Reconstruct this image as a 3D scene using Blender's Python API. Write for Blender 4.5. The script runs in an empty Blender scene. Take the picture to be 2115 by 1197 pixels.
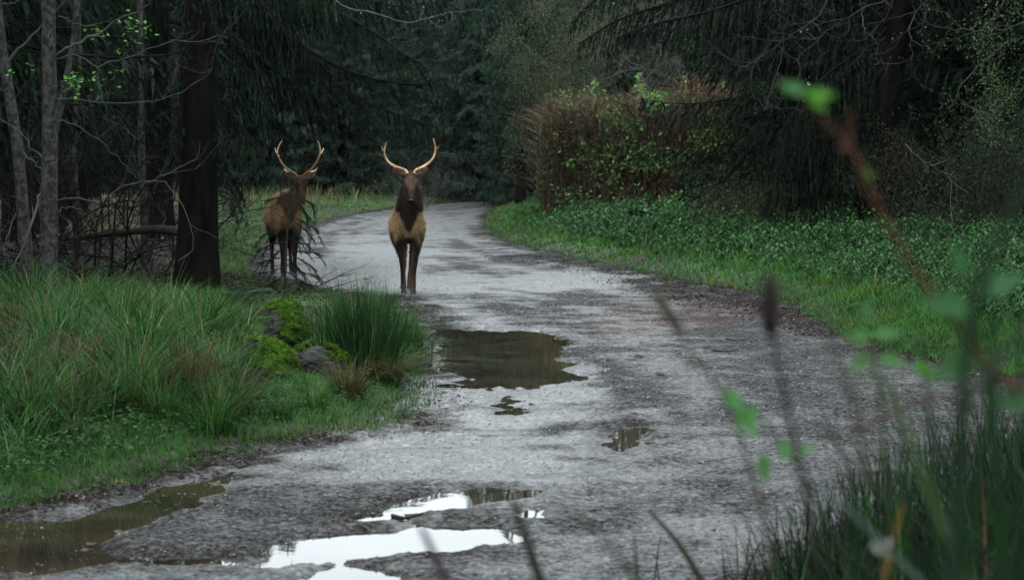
import bpy, bmesh, math, random
import numpy as np
from mathutils import Vector, Matrix

R = math.radians
rng = np.random.default_rng(7)
random.seed(7)
SC = bpy.context.scene
COL = SC.collection

# ------------------------------------------------------------------ camera
FPX, CX, CY, HCAM = 4230.0, 1057.5, 598.5, 1.7
TH = math.atan(230.5 / FPX)
cam_d = bpy.data.cameras.new('camera')
cam = bpy.data.objects.new('camera', cam_d)
COL.objects.link(cam)
cam.location = (0, 0, HCAM)
cam.rotation_euler = (math.pi / 2 - TH, 0, 0)
cam_d.sensor_width = 36.0
cam_d.lens = 72.0
cam_d.clip_start = 0.05
cam_d.clip_end = 6000
cam_d.dof.use_dof = True
cam_d.dof.focus_distance = 21.0
cam_d.dof.aperture_fstop = 4.5
SC.camera = cam

# ------------------------------------------------------------------ world, sun, exposure
SUN_EL, SUN_AZ = R(52), R(200)
w = bpy.data.worlds.new('World')
SC.world = w
w.use_nodes = True
nt = w.node_tree
nt.nodes.clear()
sky = nt.nodes.new('ShaderNodeTexSky')
sky.sky_type = 'NISHITA'
sky.sun_disc = False
sky.sun_elevation = SUN_EL
sky.sun_rotation = SUN_AZ
sky.dust_density = 4.0
sky.air_density = 1.0
hs = nt.nodes.new('ShaderNodeHueSaturation')
hs.inputs['Saturation'].default_value = 0.18
mx = nt.nodes.new('ShaderNodeMix')
mx.data_type = 'RGBA'
mx.inputs[0].default_value = 0.72
mx.inputs[7].default_value = (13.6, 15.2, 15.9, 1)      # even cloud cover
bg = nt.nodes.new('ShaderNodeBackground')
bg.inputs['Strength'].default_value = 0.15
wo = nt.nodes.new('ShaderNodeOutputWorld')
nt.links.new(sky.outputs[0], hs.inputs['Color'])
nt.links.new(hs.outputs[0], mx.inputs[6])
nt.links.new(mx.outputs[2], bg.inputs['Color'])
nt.links.new(bg.outputs[0], wo.inputs['Surface'])
sd_ = bpy.data.lights.new('sun', 'SUN')
sd_.energy = 0.6
sd_.angle = R(40)
sd_.color = (1.0, 0.97, 0.93)
sun = bpy.data.objects.new('sun', sd_)
COL.objects.link(sun)
# light comes from above, behind the camera's left shoulder
sun.rotation_euler = (R(90) - SUN_EL, 0, R(-20))
vs = SC.view_settings
SC.display_settings.display_device = 'sRGB'
vs.view_transform = 'Standard'
vs.look = 'None'
vs.exposure = 0.6
vs.gamma = 1.0
vs.use_curve_mapping = False
cy = SC.cycles
cy.use_denoising = True
cy.max_bounces = 6
cy.diffuse_bounces = 3
cy.glossy_bounces = 3
cy.transmission_bounces = 3
cy.transparent_max_bounces = 6
cy.volume_bounces = 0
cy.use_adaptive_sampling = True
cy.adaptive_threshold = 0.015
cy.caustics_reflective = False
cy.caustics_refractive = False

# ------------------------------------------------------------------ maths helpers
def P(px, py, D):
    """world point on the vertical plane Y = D that stands at photo pixel (px, py)"""
    a, b = (px - CX) / FPX, (CY - py) / FPX
    dx, dy, dz = a, b * math.sin(TH) + math.cos(TH), b * math.cos(TH) - math.sin(TH)
    s = D / dy
    return np.array([dx * s, D, HCAM + dz * s])

def zb(Y):
    Y = np.asarray(Y, float)
    s = np.clip(Y - 55, 0, None)
    return np.where(s < 55, 0.9 * (s / 55) ** 1.5, 0.9 + (s - 55) * 0.0245)

def gp(px, py):
    lo, hi = 1.3, 220.0
    for _ in range(50):
        m = (lo + hi) / 2
        if P(px, py, m)[2] > zb(m): lo = m
        else: hi = m
    p = P(px, py, lo)
    return (p[0], p[1])

_lat = np.random.default_rng(3).random((256, 256))
def vnoise(x, y, seed=0):
    x = np.asarray(x, float) + seed * 17.31; y = np.asarray(y, float) + seed * 9.77
    xi, yi = np.floor(x).astype(int), np.floor(y).astype(int)
    fx, fy = x - xi, y - yi
    fx, fy = fx * fx * (3 - 2 * fx), fy * fy * (3 - 2 * fy)
    g = lambda a, b: _lat[a & 255, b & 255]
    return (g(xi, yi) * (1 - fx) + g(xi + 1, yi) * fx) * (1 - fy) + (g(xi, yi + 1) * (1 - fx) + g(xi + 1, yi + 1) * fx) * fy
def fbm(x, y, o=4, seed=0):
    s, a, t = 0, 1.0, 0
    for k in range(o):
        s = s + a * vnoise(x * 2 ** k, y * 2 ** k, seed + k); t += a; a *= 0.5
    return s / t          # 0..1
def sstep(x, a, b):
    t = np.clip((x - a) / (b - a), 0, 1)
    return t * t * (3 - 2 * t)

def sdist(poly, X, Y):
    """signed distance to a polygon, negative inside"""
    poly = np.array(poly, float)
    d = np.full(X.shape, 1e9); ins = np.zeros(X.shape, bool)
    for i in range(len(poly)):
        ax, ay = poly[i]; bx, by = poly[(i + 1) % len(poly)]
        ex, ey = bx - ax, by - ay
        wx, wy = X - ax, Y - ay
        t = np.clip((wx * ex + wy * ey) / (ex * ex + ey * ey + 1e-12), 0, 1)
        d = np.minimum(d, (wx - ex * t) ** 2 + (wy - ey * t) ** 2)
        c = ((ay > Y) != (by > Y)) & (X < (bx - ax) * (Y - ay) / (by - ay + 1e-12) + ax)
        ins ^= c
    d = np.sqrt(d)
    return np.where(ins, -d, d)

def norm(v):
    return v / (np.linalg.norm(v, axis=-1, keepdims=True) + 1e-9)

# ------------------------------------------------------------------ road, banks, puddles (plan in metres)
road_px = [(-60, 1058), (60, 1040), (250, 985), (400, 950), (500, 915), (640, 900), (790, 884), (852, 826), (868, 765), (878, 715), (868, 680),
           (838, 645), (780, 618), (700, 602), (600, 592), (520, 572), (500, 545), (545, 505), (610, 472), (700, 446), (820, 427), (940, 417),
           (1000, 412), (1040, 409)]
road_px_r = [(1060, 409), (1035, 418), (1008, 448), (1012, 480), (1100, 513), (1250, 545), (1400, 575), (1600, 612), (1700, 655),
             (1760, 690), (1900, 735), (2050, 765), (2250, 800)]
near_r = [(4.4, 11.6), (3.6, 10.8), (2.4, 10.0), (1.5, 9.0), (0.75, 7.6), (0.4, 6.2), (0.2, 4.5), (0.0, 2.0), (0.0, 1.0)]
ROAD = [(-9.0, 1.0), (-9.0, 9.0)] + [gp(*p) for p in road_px] + [gp(*p) for p in road_px_r] + [(9.0, 15.0), (9.0, 12.2)] + near_r

def road_sd(X, Y):
    n = (fbm(X * 1.7, Y * 1.7, 3, 5) - 0.5)
    return sdist(ROAD, X, Y) + n * 0.35 * np.clip(Y / 18, .5, 1.6)

PUDDLES = [
    ('big', [(850, 668), (878, 670), (960, 676), (1100, 683), (1150, 699), (1195, 706), (1150, 713), (1162, 740), (1182, 772), (1140, 792), (1080, 798), (1000, 786), (930, 768), (885, 756), (858, 740), (850, 700)], .034),
    ('mirror', [(510, 1168), (600, 1122), (720, 1094), (900, 1080), (1010, 1088), (1048, 1106), (1000, 1125), (850, 1142), (700, 1157), (560, 1172)], .030),
    ('upper', [(800, 1048), (830, 1024), (900, 1016), (1000, 1003), (1100, 1006), (1095, 1026), (1000, 1036), (930, 1050), (830, 1056)], .028),
    ('slit', [(705, 1066), (760, 1056), (835, 1063), (825, 1077), (740, 1078)], .030),
    ('bottom', [(590, 1200), (640, 1174), (700, 1160), (780, 1168), (828, 1185), (810, 1225), (600, 1240)], .028),
    ('edge', [(-260, 1060), (-60, 1072), (150, 1062), (300, 1012), (430, 975), (520, 950), (500, 985), (430, 1034), (300, 1072), (200, 1120), (330, 1138), (520, 1152), (540, 1170), (250, 1168), (100, 1182), (0, 1180), (-260, 1230)], .019),
    ('rut', [(1230, 925), (1250, 895), (1310, 878), (1350, 855), (1392, 866), (1345, 890), (1352, 910), (1300, 938)], .022),
    ('glint', [(1066, 1060), (1100, 1044), (1142, 1046), (1110, 1064)], .024),
    ('trickle', [(1048, 792), (1078, 800), (1062, 818), (1048, 832), (1080, 848), (1066, 854), (1030, 836), (1036, 812)], .012),
    ('lip', [(862, 768), (960, 776), (1005, 790), (940, 803), (868, 802)], .014),
    ('track', [(1270, 985), (1400, 945), (1520, 915), (1560, 925), (1450, 965), (1340, 995)], .014),
]
PUD = [(n, [gp(*p) for p in pts], d) for n, pts, d in PUDDLES]
FILM = [gp(*p) for p in [(872, 775), (950, 790), (1100, 806), (1180, 800), (1130, 850), (1080, 900), (1150, 960), (1000, 1000), (900, 995), (720, 990), (640, 1000), (540, 990), (560, 935), (760, 905), (840, 850)]]
FAR_WET = [gp(*p) for p in [(640, 600), (650, 560), (760, 520), (860, 470), (900, 450), (930, 455), (880, 500), (860, 560), (1000, 585), (1150, 560), (1330, 572), (1250, 590), (1100, 592), (960, 606), (800, 603)]]
FAR_TRACK = [gp(*p) for p in [(650, 520), (740, 470), (860, 438), (1000, 420), (1030, 422), (900, 440), (790, 475), (700, 530)]]
WATER_Z = -0.013

def hgt(X, Y, detail=True):
    """ground height: flat wet road in a shallow dip between two grassy banks"""
    X = np.asarray(X, float); Y = np.asarray(Y, float)
    sd = road_sd(X, Y)
    z = zb(Y)
    out = np.clip(sd, 0, None)
    left = X < -0.2 - 0.02 * Y
    n1 = fbm(X * .9, Y * .9, 3, 11) - .5
    n2 = fbm(X * 4, Y * 4, 3, 12) - .5
    rise = np.where(left, .13 * sstep(out, 0, .9) + .12 * sstep(out, .6, 3.5), .20 * sstep(out, 0, 1.0) + .22 * sstep(out, .6, 4))
    rise = rise + sstep(out, 0, 1.2) * (n1 * .16 + n2 * .05)
    # the mossy mound on the left promontory
    rise = rise + .16 * np.exp(-(((X + 2.0) / 1.0) ** 2 + ((Y - 17.6) / 1.9) ** 2)) * sstep(out, 0, .8)
    z = z + rise
    ins = sstep(-sd, -.1, .4)
    rel = (fbm(X * 1.3, Y * .7, 3, 21) - .5) * .022 + (fbm(X * 7, Y * 5, 3, 22) - .5) * .016 + (fbm(X * 26, Y * 20, 2, 23) - .5) * .012
    rel = rel + .004 + (fbm(sd * 2.2, (X + Y) * .15, 3, 24) - .5) * .014
    pn = (fbm(X * 3.2, Y * 1.6, 4, 31) - .5); kk = np.zeros(X.shape)
    for nme, pts, dep in PUD:
        xs = [p[0] for p in pts]; ys = [p[1] for p in pts]
        m = (X > min(xs) - 2) & (X < max(xs) + 2) & (Y > min(ys) - 3) & (Y < max(ys) + 3)
        if not m.any(): continue
        s = np.full(X.shape, 9.0)
        s[m] = sdist(pts, X[m], Y[m])
        yy = np.mean(ys)
        wdt = .05 * yy / 10
        s = s + pn * .34 * yy / 10 + (fbm(X * 9, Y * 5, 3, 37) - .5) * .10 * yy / 10
        k = sstep(-s, -wdt * 2.0, wdt * 1.2)
        rel = rel * (1 - .45 * k) - dep * k; kk = np.maximum(kk, k)
        rel = rel + .007 * np.exp(-((s - wdt * 3) / (wdt * 3)) ** 2)
    fs = sdist(FILM, X, Y) + pn * .5
    rel = rel - .006 * sstep(-fs, -.25, .25)
    for j, amp in ((0, .007), (1, .006)):
        pass
    # churned mud along both margins
    mud = np.exp(-((sd + .15) / .35) ** 2)
    rel = rel * ins + mud * (1 - np.clip(kk, 0, 1)) * (fbm(X * 9, Y * 7, 3, 41) - .45) * .07
    return z + rel

def on_ground(px, py):
    x, y = gp(px, py)
    return np.array([x, y, float(hgt(np.array([x]), np.array([y]))[0])])
def H1(x, y):
    return float(hgt(np.array([float(x)]), np.array([float(y)]))[0])

# ------------------------------------------------------------------ materials
def newmat(name):
    m = bpy.data.materials.new(name); m.use_nodes = True
    t = m.node_tree; t.nodes.clear()
    out = t.nodes.new('ShaderNodeOutputMaterial')
    return m, t, out
def N(t, typ, **kw):
    n = t.nodes.new(typ)
    for k, v in kw.items():
        if k.startswith('i_'):
            n.inputs[k[2:].replace('_', ' ')].default_value = v
        else: setattr(n, k, v)
    return n
def L(t, a, b): t.links.new(a, b)

def leafy(name, trans=.25, rough=.42, spec=.35, vary=.5, scale=3.0):
    """leaf or blade: colour from the plant's own attribute with a little blotchy variation"""
    m, t, out = newmat(name)
    at = N(t, 'ShaderNodeAttribute', attribute_name='Col')
    tc = N(t, 'ShaderNodeTexCoord')
    nz = N(t, 'ShaderNodeTexNoise'); nz.inputs['Scale'].default_value = scale; nz.inputs['Detail'].default_value = 3
    L(t, tc.outputs['Object'], nz.inputs['Vector'])
    mr = N(t, 'ShaderNodeMapRange'); mr.inputs[1].default_value = .3; mr.inputs[2].default_value = .7
    mr.inputs[3].default_value = 1 - vary * .6; mr.inputs[4].default_value = 1 + vary * .6
    L(t, nz.outputs['Fac'], mr.inputs[0])
    mu = N(t, 'ShaderNodeVectorMath', operation='SCALE')
    L(t, at.outputs['Color'], mu.inputs[0]); L(t, mr.outputs[0], mu.inputs['Scale'])
    b = N(t, 'ShaderNodeBsdfPrincipled'); b.inputs['Roughness'].default_value = rough
    b.inputs['Specular IOR Level'].default_value = spec
    L(t, mu.outputs[0], b.inputs['Base Color'])
    if trans > 0:
        tr = N(t, 'ShaderNodeBsdfTranslucent'); L(t, mu.outputs[0], tr.inputs['Color'])
        ms = N(t, 'ShaderNodeMixShader'); ms.inputs[0].default_value = trans
        L(t, b.outputs[0], ms.inputs[1]); L(t, tr.outputs[0], ms.inputs[2]); L(t, ms.outputs[0], out.inputs['Surface'])
    else:
        L(t, b.outputs[0], out.inputs['Surface'])
    return m

def noisy(name, c1, c2, scale=4, rough=.7, bump=.3, bscale=None, stretch=(1, 1, 1), spec=.3, detail=6, rlo=None, dist=.02, attr=False, lo=.35, hi=.65, c3=None, s3=1.5):
    m, t, out = newmat(name)
    tc = N(t, 'ShaderNodeTexCoord')
    mp = N(t, 'ShaderNodeMapping'); mp.inputs['Scale'].default_value = stretch
    L(t, tc.outputs['Object'], mp.inputs['Vector'])
    nz = N(t, 'ShaderNodeTexNoise'); nz.inputs['Scale'].default_value = scale; nz.inputs['Detail'].default_value = detail
    L(t, mp.outputs[0], nz.inputs['Vector'])
    cr = N(t, 'ShaderNodeValToRGB')
    cr.color_ramp.elements[0].position = lo; cr.color_ramp.elements[0].color = (*c1, 1)
    cr.color_ramp.elements[1].position = hi; cr.color_ramp.elements[1].color = (*c2, 1)
    L(t, nz.outputs['Fac'], cr.inputs['Fac'])
    col = cr.outputs[0]
    if c3:
        n3 = N(t, 'ShaderNodeTexNoise'); n3.inputs['Scale'].default_value = s3; n3.inputs['Detail'].default_value = 5
        L(t, tc.outputs['Object'], n3.inputs['Vector'])
        r3 = N(t, 'ShaderNodeMapRange'); r3.inputs[1].default_value = .52; r3.inputs[2].default_value = .62
        L(t, n3.outputs['Fac'], r3.inputs[0])
        m3 = N(t, 'ShaderNodeMix', data_type='RGBA'); m3.inputs[7].default_value = (*c3, 1)
        L(t, r3.outputs[0], m3.inputs[0]); L(t, col, m3.inputs[6]); col = m3.outputs[2]
    if attr:
        at = N(t, 'ShaderNodeAttribute', attribute_name='Col')
        mm = N(t, 'ShaderNodeMix', data_type='RGBA', blend_type='MULTIPLY'); mm.inputs[0].default_value = 1
        L(t, at.outputs['Color'], mm.inputs[6]); L(t, col, mm.inputs[7]); col = mm.outputs[2]
    b = N(t, 'ShaderNodeBsdfPrincipled'); b.inputs['Roughness'].default_value = rough
    b.inputs['Specular IOR Level'].default_value = spec
    L(t, col, b.inputs['Base Color'])
    if bump:
        nb = N(t, 'ShaderNodeTexNoise'); nb.inputs['Scale'].default_value = bscale or scale * 3; nb.inputs['Detail'].default_value = 6
        L(t, mp.outputs[0], nb.inputs['Vector'])
        bp = N(t, 'ShaderNodeBump'); bp.inputs['Strength'].default_value = bump; bp.inputs['Distance'].default_value = dist
        L(t, nb.outputs['Fac'], bp.inputs['Height']); L(t, bp.outputs[0], b.inputs['Normal'])
    L(t, b.outputs[0], out.inputs['Surface'])
    return m

M = {}
M['grass'] = leafy('grass_blade', .35, .5, .14)
M['leaf'] = leafy('broad_leaf', .3, .5, .11, .4, 6)
M['needle'] = leafy('conifer_needle', .05, .8, .03, .7, .6)
M['twig'] = leafy('bare_twig', 0, .85, .05, .5, 5)
M['litter'] = leafy('dead_leaf', .1, .5, .35, .4, 9)
M['hair'] = leafy('elk_hair', 0, .8, .1, .25, 4)
M['bark_dark'] = noisy('dark_spruce_bark', (.0028, .0028, .0026), (.0075, .0072, .0065), 7, .95, .8, 14, (1, 1, .25), .03, dist=.03)
M['bark_alder'] = noisy('pale_alder_bark', (.018, .018, .017), (.062, .062, .059), 16, .9, .7, 40, (1.0, 1.0, .8), .08, dist=.012, c3=(.015, .016, .014), s3=22)
M['moss'] = leafy('moss_tuft', .2, .7, .1, .6, 12)
M['mossbase'] = noisy('moss_cushion', (.010, .026, .003), (.055, .115, .009), 16, .9, .8, 60, (1, 1, 1), .05)
M['rock'] = noisy('damp_rock', (.007, .0065, .006), (.028, .026, .023), 10, .6, .9, 24, (1, 1, 1), .3, dist=.03, c3=(.02, .03, .012), s3=5)
M['antler'] = noisy('antler_bone', (.36, .19, .07), (.56, .40, .22), 9, .5, .3, 40, (1, 1, 1), .4, attr=True)
M['hoof'] = noisy('dark_hoof', (.010, .009, .008), (.03, .027, .024), 20, .5, .2)
M['eye'] = noisy('dark_eye', (.006, .004, .003), (.012, .008, .006), 20, .08, 0, spec=.6)
M['coat'] = noisy('elk_coat', (.62, .62, .62), (1.15, 1.12, 1.1), 22, .85, .9, 70, (1, 1, .35), .1, dist=.012, attr=True)
M['stone'] = noisy('wet_gravel_stone', (.6, .6, .6), (1.1, 1.1, 1.1), 30, .3, .3, attr=True, spec=.5)

def ground_mats():
    # gravel road: wetness and mud come from attributes laid on the mesh
    m, t, out = newmat('wet_gravel_road')
    tc = N(t, 'ShaderNodeTexCoord')
    at = N(t, 'ShaderNodeAttribute', attribute_name='Col')           # r wetness, g mud, b red-brown leaf mush
    sep = N(t, 'ShaderNodeSeparateColor'); L(t, at.outputs['Color'], sep.inputs[0])
    n1 = N(t, 'ShaderNodeTexNoise'); n1.inputs['Scale'].default_value = 45; n1.inputs['Detail'].default_value = 8; n1.inputs['Roughness'].default_value = .75
    n2 = N(t, 'ShaderNodeTexNoise'); n2.inputs['Scale'].default_value = 1.6; n2.inputs['Detail'].default_value = 6
    vo = N(t, 'ShaderNodeTexVoronoi'); vo.inputs['Scale'].default_value = 42
    mp = N(t, 'ShaderNodeMapping'); mp.inputs['Scale'].default_value = (1.0, .55, 1)
    for n in (n1, vo): L(t, tc.outputs['Object'], n.inputs['Vector'])
    L(t, tc.outputs['Object'], mp.inputs['Vector']); L(t, mp.outputs[0], n2.inputs['Vector'])
    cr = N(t, 'ShaderNodeValToRGB')
    e = cr.color_ramp.elements
    e[0].position = .34; e[0].color = (.010, .0095, .0095, 1)
    e[1].position = .70; e[1].color = (.13, .127, .127, 1)
    x = e.new(.5); x.color = (.034, .0335, .034, 1)
    L(t, n1.outputs['Fac'], cr.inputs['Fac'])
    # individual pebbles a little lighter or darker
    hv = N(t, 'ShaderNodeSeparateColor'); L(t, vo.outputs['Color'], hv.inputs[0])
    mr = N(t, 'ShaderNodeMapRange'); mr.inputs[3].default_value = .35; mr.inputs[4].default_value = 2.1
    L(t, hv.outputs[0], mr.inputs[0])
    sc = N(t, 'ShaderNodeVectorMath', operation='SCALE'); L(t, cr.outputs[0], sc.inputs[0]); L(t, mr.outputs[0], sc.inputs['Scale'])
    # mud and leaf mush
    m1 = N(t, 'ShaderNodeMix', data_type='RGBA'); m1.inputs[7].default_value = (.016, .012, .009, 1)
    L(t, sep.outputs[1], m1.inputs[0]); L(t, sc.outputs[0], m1.inputs[6])
    m2 = N(t, 'ShaderNodeMix', data_type='RGBA'); m2.inputs[7].default_value = (.060, .026, .022, 1)
    m2f = N(t, 'ShaderNodeMath', operation='MULTIPLY'); L(t, sep.outputs[2], m2f.inputs[0]); L(t, n2.outputs['Fac'], m2f.inputs[1])
    L(t, m2f.outputs[0], m2.inputs[0]); L(t, m1.outputs[2], m2.inputs[6])
    # wetness -> gloss
    wn = N(t, 'ShaderNodeMapRange'); wn.inputs[1].default_value = .38; wn.inputs[2].default_value = .66; wn.inputs[3].default_value = -.22; wn.inputs[4].default_value = .22
    L(t, n2.outputs['Fac'], wn.inputs[0])
    ad = N(t, 'ShaderNodeMath', operation='ADD'); ad.use_clamp = True
    L(t, sep.outputs[0], ad.inputs[0]); L(t, wn.outputs[0], ad.inputs[1])
    mq = N(t, 'ShaderNodeMapping'); mq.inputs['Scale'].default_value = (1.0, .55, 1); L(t, tc.outputs['Object'], mq.inputs['Vector'])
    n5 = N(t, 'ShaderNodeTexNoise'); n5.inputs['Scale'].default_value = 4.5; n5.inputs['Detail'].default_value = 10; n5.inputs['Roughness'].default_value = .72; L(t, mq.outputs[0], n5.inputs['Vector'])
    r5 = N(t, 'ShaderNodeMapRange'); r5.inputs[1].default_value = .40; r5.inputs[2].default_value = .60; r5.inputs[3].default_value = -.13; r5.inputs[4].default_value = .13; L(t, n5.outputs['Fac'], r5.inputs[0])
    a5 = N(t, 'ShaderNodeMath', operation='ADD'); L(t, ad.outputs[0], a5.inputs[0]); L(t, r5.outputs[0], a5.inputs[1])
    n6 = N(t, 'ShaderNodeTexNoise'); n6.inputs['Scale'].default_value = 22; n6.inputs['Detail'].default_value = 5; n6.inputs['Roughness'].default_value = .8; L(t, tc.outputs['Object'], n6.inputs['Vector'])
    r6 = N(t, 'ShaderNodeMapRange'); r6.inputs[1].default_value = .38; r6.inputs[2].default_value = .62; r6.inputs[3].default_value = -.36; r6.inputs[4].default_value = .36; L(t, n6.outputs['Fac'], r6.inputs[0])
    a6 = N(t, 'ShaderNodeMath', operation='ADD'); a6.use_clamp = True; L(t, a5.outputs[0], a6.inputs[0]); L(t, r6.outputs[0], a6.inputs[1]); ad = a6
    rr = N(t, 'ShaderNodeMapRange'); rr.inputs[3].default_value = .8; rr.inputs[4].default_value = .20
    L(t, ad.outputs[0], rr.inputs[0])
    b = N(t, 'ShaderNodeBsdfPrincipled')
    L(t, m2.outputs[2], b.inputs['Base Color']); L(t, rr.outputs[0], b.inputs['Roughness'])
    b.inputs['IOR'].default_value = 1.5
    sl = N(t, 'ShaderNodeMapRange'); sl.inputs[3].default_value = .0; sl.inputs[4].default_value = 1.0; L(t, ad.outputs[0], sl.inputs[0]); L(t, sl.outputs[0], b.inputs['Specular IOR Level'])
    hadd = N(t, 'ShaderNodeMath', operation='MULTIPLY_ADD'); hadd.inputs[1].default_value = -.8
    L(t, vo.outputs['Distance'], hadd.inputs[0]); L(t, n1.outputs['Fac'], hadd.inputs[2])
    n4 = N(t, 'ShaderNodeTexNoise'); n4.inputs['Scale'].default_value = 14; n4.inputs['Detail'].default_value = 4; L(t, tc.outputs['Object'], n4.inputs['Vector'])
    h2 = N(t, 'ShaderNodeMath', operation='MULTIPLY_ADD'); h2.inputs[1].default_value = 2.2; L(t, n4.outputs['Fac'], h2.inputs[0]); L(t, hadd.outputs[0], h2.inputs[2]); hadd = h2
    bs = N(t, 'ShaderNodeMapRange'); bs.inputs[3].default_value = .95; bs.inputs[4].default_value = .45
    L(t, ad.outputs[0], bs.inputs[0])
    bp = N(t, 'ShaderNodeBump'); bp.inputs['Distance'].default_value = .014
    L(t, bs.outputs[0], bp.inputs['Strength']); L(t, hadd.outputs[0], bp.inputs['Height']); L(t, bp.outputs[0], b.inputs['Normal'])
    L(t, b.outputs[0], out.inputs['Surface'])
    M['road'] = m
    # soil with grass stain (attribute: r grassiness)
    m, t, out = newmat('damp_soil')
    tc = N(t, 'ShaderNodeTexCoord')
    at = N(t, 'ShaderNodeAttribute', attribute_name='Col'); sep = N(t, 'ShaderNodeSeparateColor'); L(t, at.outputs['Color'], sep.inputs[0])
    n1 = N(t, 'ShaderNodeTexNoise'); n1.inputs['Scale'].default_value = 9; n1.inputs['Detail'].default_value = 9
    L(t, tc.outputs['Object'], n1.inputs['Vector'])
    c1 = N(t, 'ShaderNodeValToRGB'); e = c1.color_ramp.elements
    e[0].position = .35; e[0].color = (.010, .008, .006, 1); e[1].position = .7; e[1].color = (.040, .028, .018, 1)
    c2 = N(t, 'ShaderNodeValToRGB'); e = c2.color_ramp.elements
    e[0].position = .35; e[0].color = (.016, .040, .010, 1); e[1].position = .7; e[1].color = (.045, .095, .022, 1)
    L(t, n1.outputs['Fac'], c1.inputs['Fac']); L(t, n1.outputs['Fac'], c2.inputs['Fac'])
    mm = N(t, 'ShaderNodeMix', data_type='RGBA'); L(t, sep.outputs[0], mm.inputs[0]); L(t, c1.outputs[0], mm.inputs[6]); L(t, c2.outputs[0], mm.inputs[7])
    b = N(t, 'ShaderNodeBsdfPrincipled'); b.inputs['Roughness'].default_value = .75; b.inputs['Specular IOR Level'].default_value = .25
    L(t, mm.outputs[2], b.inputs['Base Color'])
    bp = N(t, 'ShaderNodeBump'); bp.inputs['Distance'].default_value = .05; bp.inputs['Strength'].default_value = .8
    L(t, n1.outputs['Fac'], bp.inputs['Height']); L(t, bp.outputs[0], b.inputs['Normal'])
    L(t, b.outputs[0], out.inputs['Surface'])
    M['soil'] = m
    # muddy standing water
    m, t, out = newmat('puddle_water')
    tc = N(t, 'ShaderNodeTexCoord')
    n1 = N(t, 'ShaderNodeTexNoise'); n1.inputs['Scale'].default_value = 3.0; n1.inputs['Detail'].default_value = 3
    L(t, tc.outputs['Object'], n1.inputs['Vector'])
    n0 = N(t, 'ShaderNodeTexNoise'); n0.inputs['Scale'].default_value = 2.0; n0.inputs['Detail'].default_value = 4
    L(t, tc.outputs['Object'], n0.inputs['Vector'])
    c1 = N(t, 'ShaderNodeValToRGB'); e = c1.color_ramp.elements
    e[0].position = .35; e[0].color = (.012, .011, .008, 1); e[1].position = .7; e[1].color = (.045, .034, .020, 1)
    L(t, n0.outputs['Fac'], c1.inputs['Fac'])
    b = N(t, 'ShaderNodeBsdfPrincipled'); b.inputs['Roughness'].default_value = .02; b.inputs['IOR'].default_value = 1.333
    L(t, c1.outputs[0], b.inputs['Base Color'])
    bp = N(t, 'ShaderNodeBump'); bp.inputs['Distance'].default_value = .004; bp.inputs['Strength'].default_value = .12
    L(t, n1.outputs['Fac'], bp.inputs['Height']); L(t, bp.outputs[0], b.inputs['Normal'])
    L(t, b.outputs[0], out.inputs['Surface'])
    M['water'] = m
ground_mats()

# ------------------------------------------------------------------ mesh helpers
def mesh_np(name, V, F, mat, col=None, smooth=False):
    """V (n,3), F (m,3) or (m,4) -> mesh datablock"""
    V = np.asarray(V, np.float32); F = np.asarray(F, np.int32)
    me = bpy.data.meshes.new(name)
    k = F.shape[1]
    me.vertices.add(len(V)); me.vertices.foreach_set('co', V.ravel())
    me.loops.add(F.size); me.loops.foreach_set('vertex_index', F.ravel())
    me.polygons.add(len(F))
    me.polygons.foreach_set('loop_start', np.arange(0, F.size, k, dtype=np.int32))
    me.polygons.foreach_set('loop_total', np.full(len(F), k, np.int32))
    if col is not None:
        a = me.attributes.new('Col', 'FLOAT_COLOR', 'POINT')
        c = np.ones((len(V), 4), np.float32); c[:, :3] = col
        a.data.foreach_set('color', c.ravel())
    if smooth:
        me.polygons.foreach_set('use_smooth', np.ones(len(F), bool))
    me.materials.append(mat)
    me.update(calc_edges=True)
    return me

def link(name, me, parent=None, loc=None):
    o = bpy.data.objects.new(name, me)
    COL.objects.link(o)
    if parent is not None: o.parent = parent
    if loc is not None: o.location = loc
    return o
def empty(name, loc=(0, 0, 0), rz=0.0):
    o = bpy.data.objects.new(name, None); COL.objects.link(o)
    o.location = loc; o.rotation_euler = (0, 0, rz); o.empty_display_size = .2
    return o
def tag(o, label=None, cat=None, group=None, kind=None):
    if label: o['label'] = label
    if cat: o['category'] = cat
    if group: o['group'] = group
    if kind: o['kind'] = kind
    return o
def dup(o, parent=None):
    c = o.copy(); COL.objects.link(c)
    if parent is not None: c.parent = parent
    for ch in list(o.children):
        dup(ch, c)
    return c

class Bag:
    """collects triangles with colours"""
    def __init__(s): s.V = []; s.F = []; s.C = []; s.n = 0
    def add(s, V, F, C):
        V = np.asarray(V, float).reshape(-1, 3); F = np.asarray(F, int).reshape(-1, 3)
        C = np.broadcast_to(np.asarray(C, float), (len(V), 3))
        s.V.append(V); s.F.append(F + s.n); s.C.append(C); s.n += len(V)
    def mesh(s, name, mat, smooth=False):
        return mesh_np(name, np.concatenate(s.V), np.concatenate(s.F), mat, np.concatenate(s.C), smooth)

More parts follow.
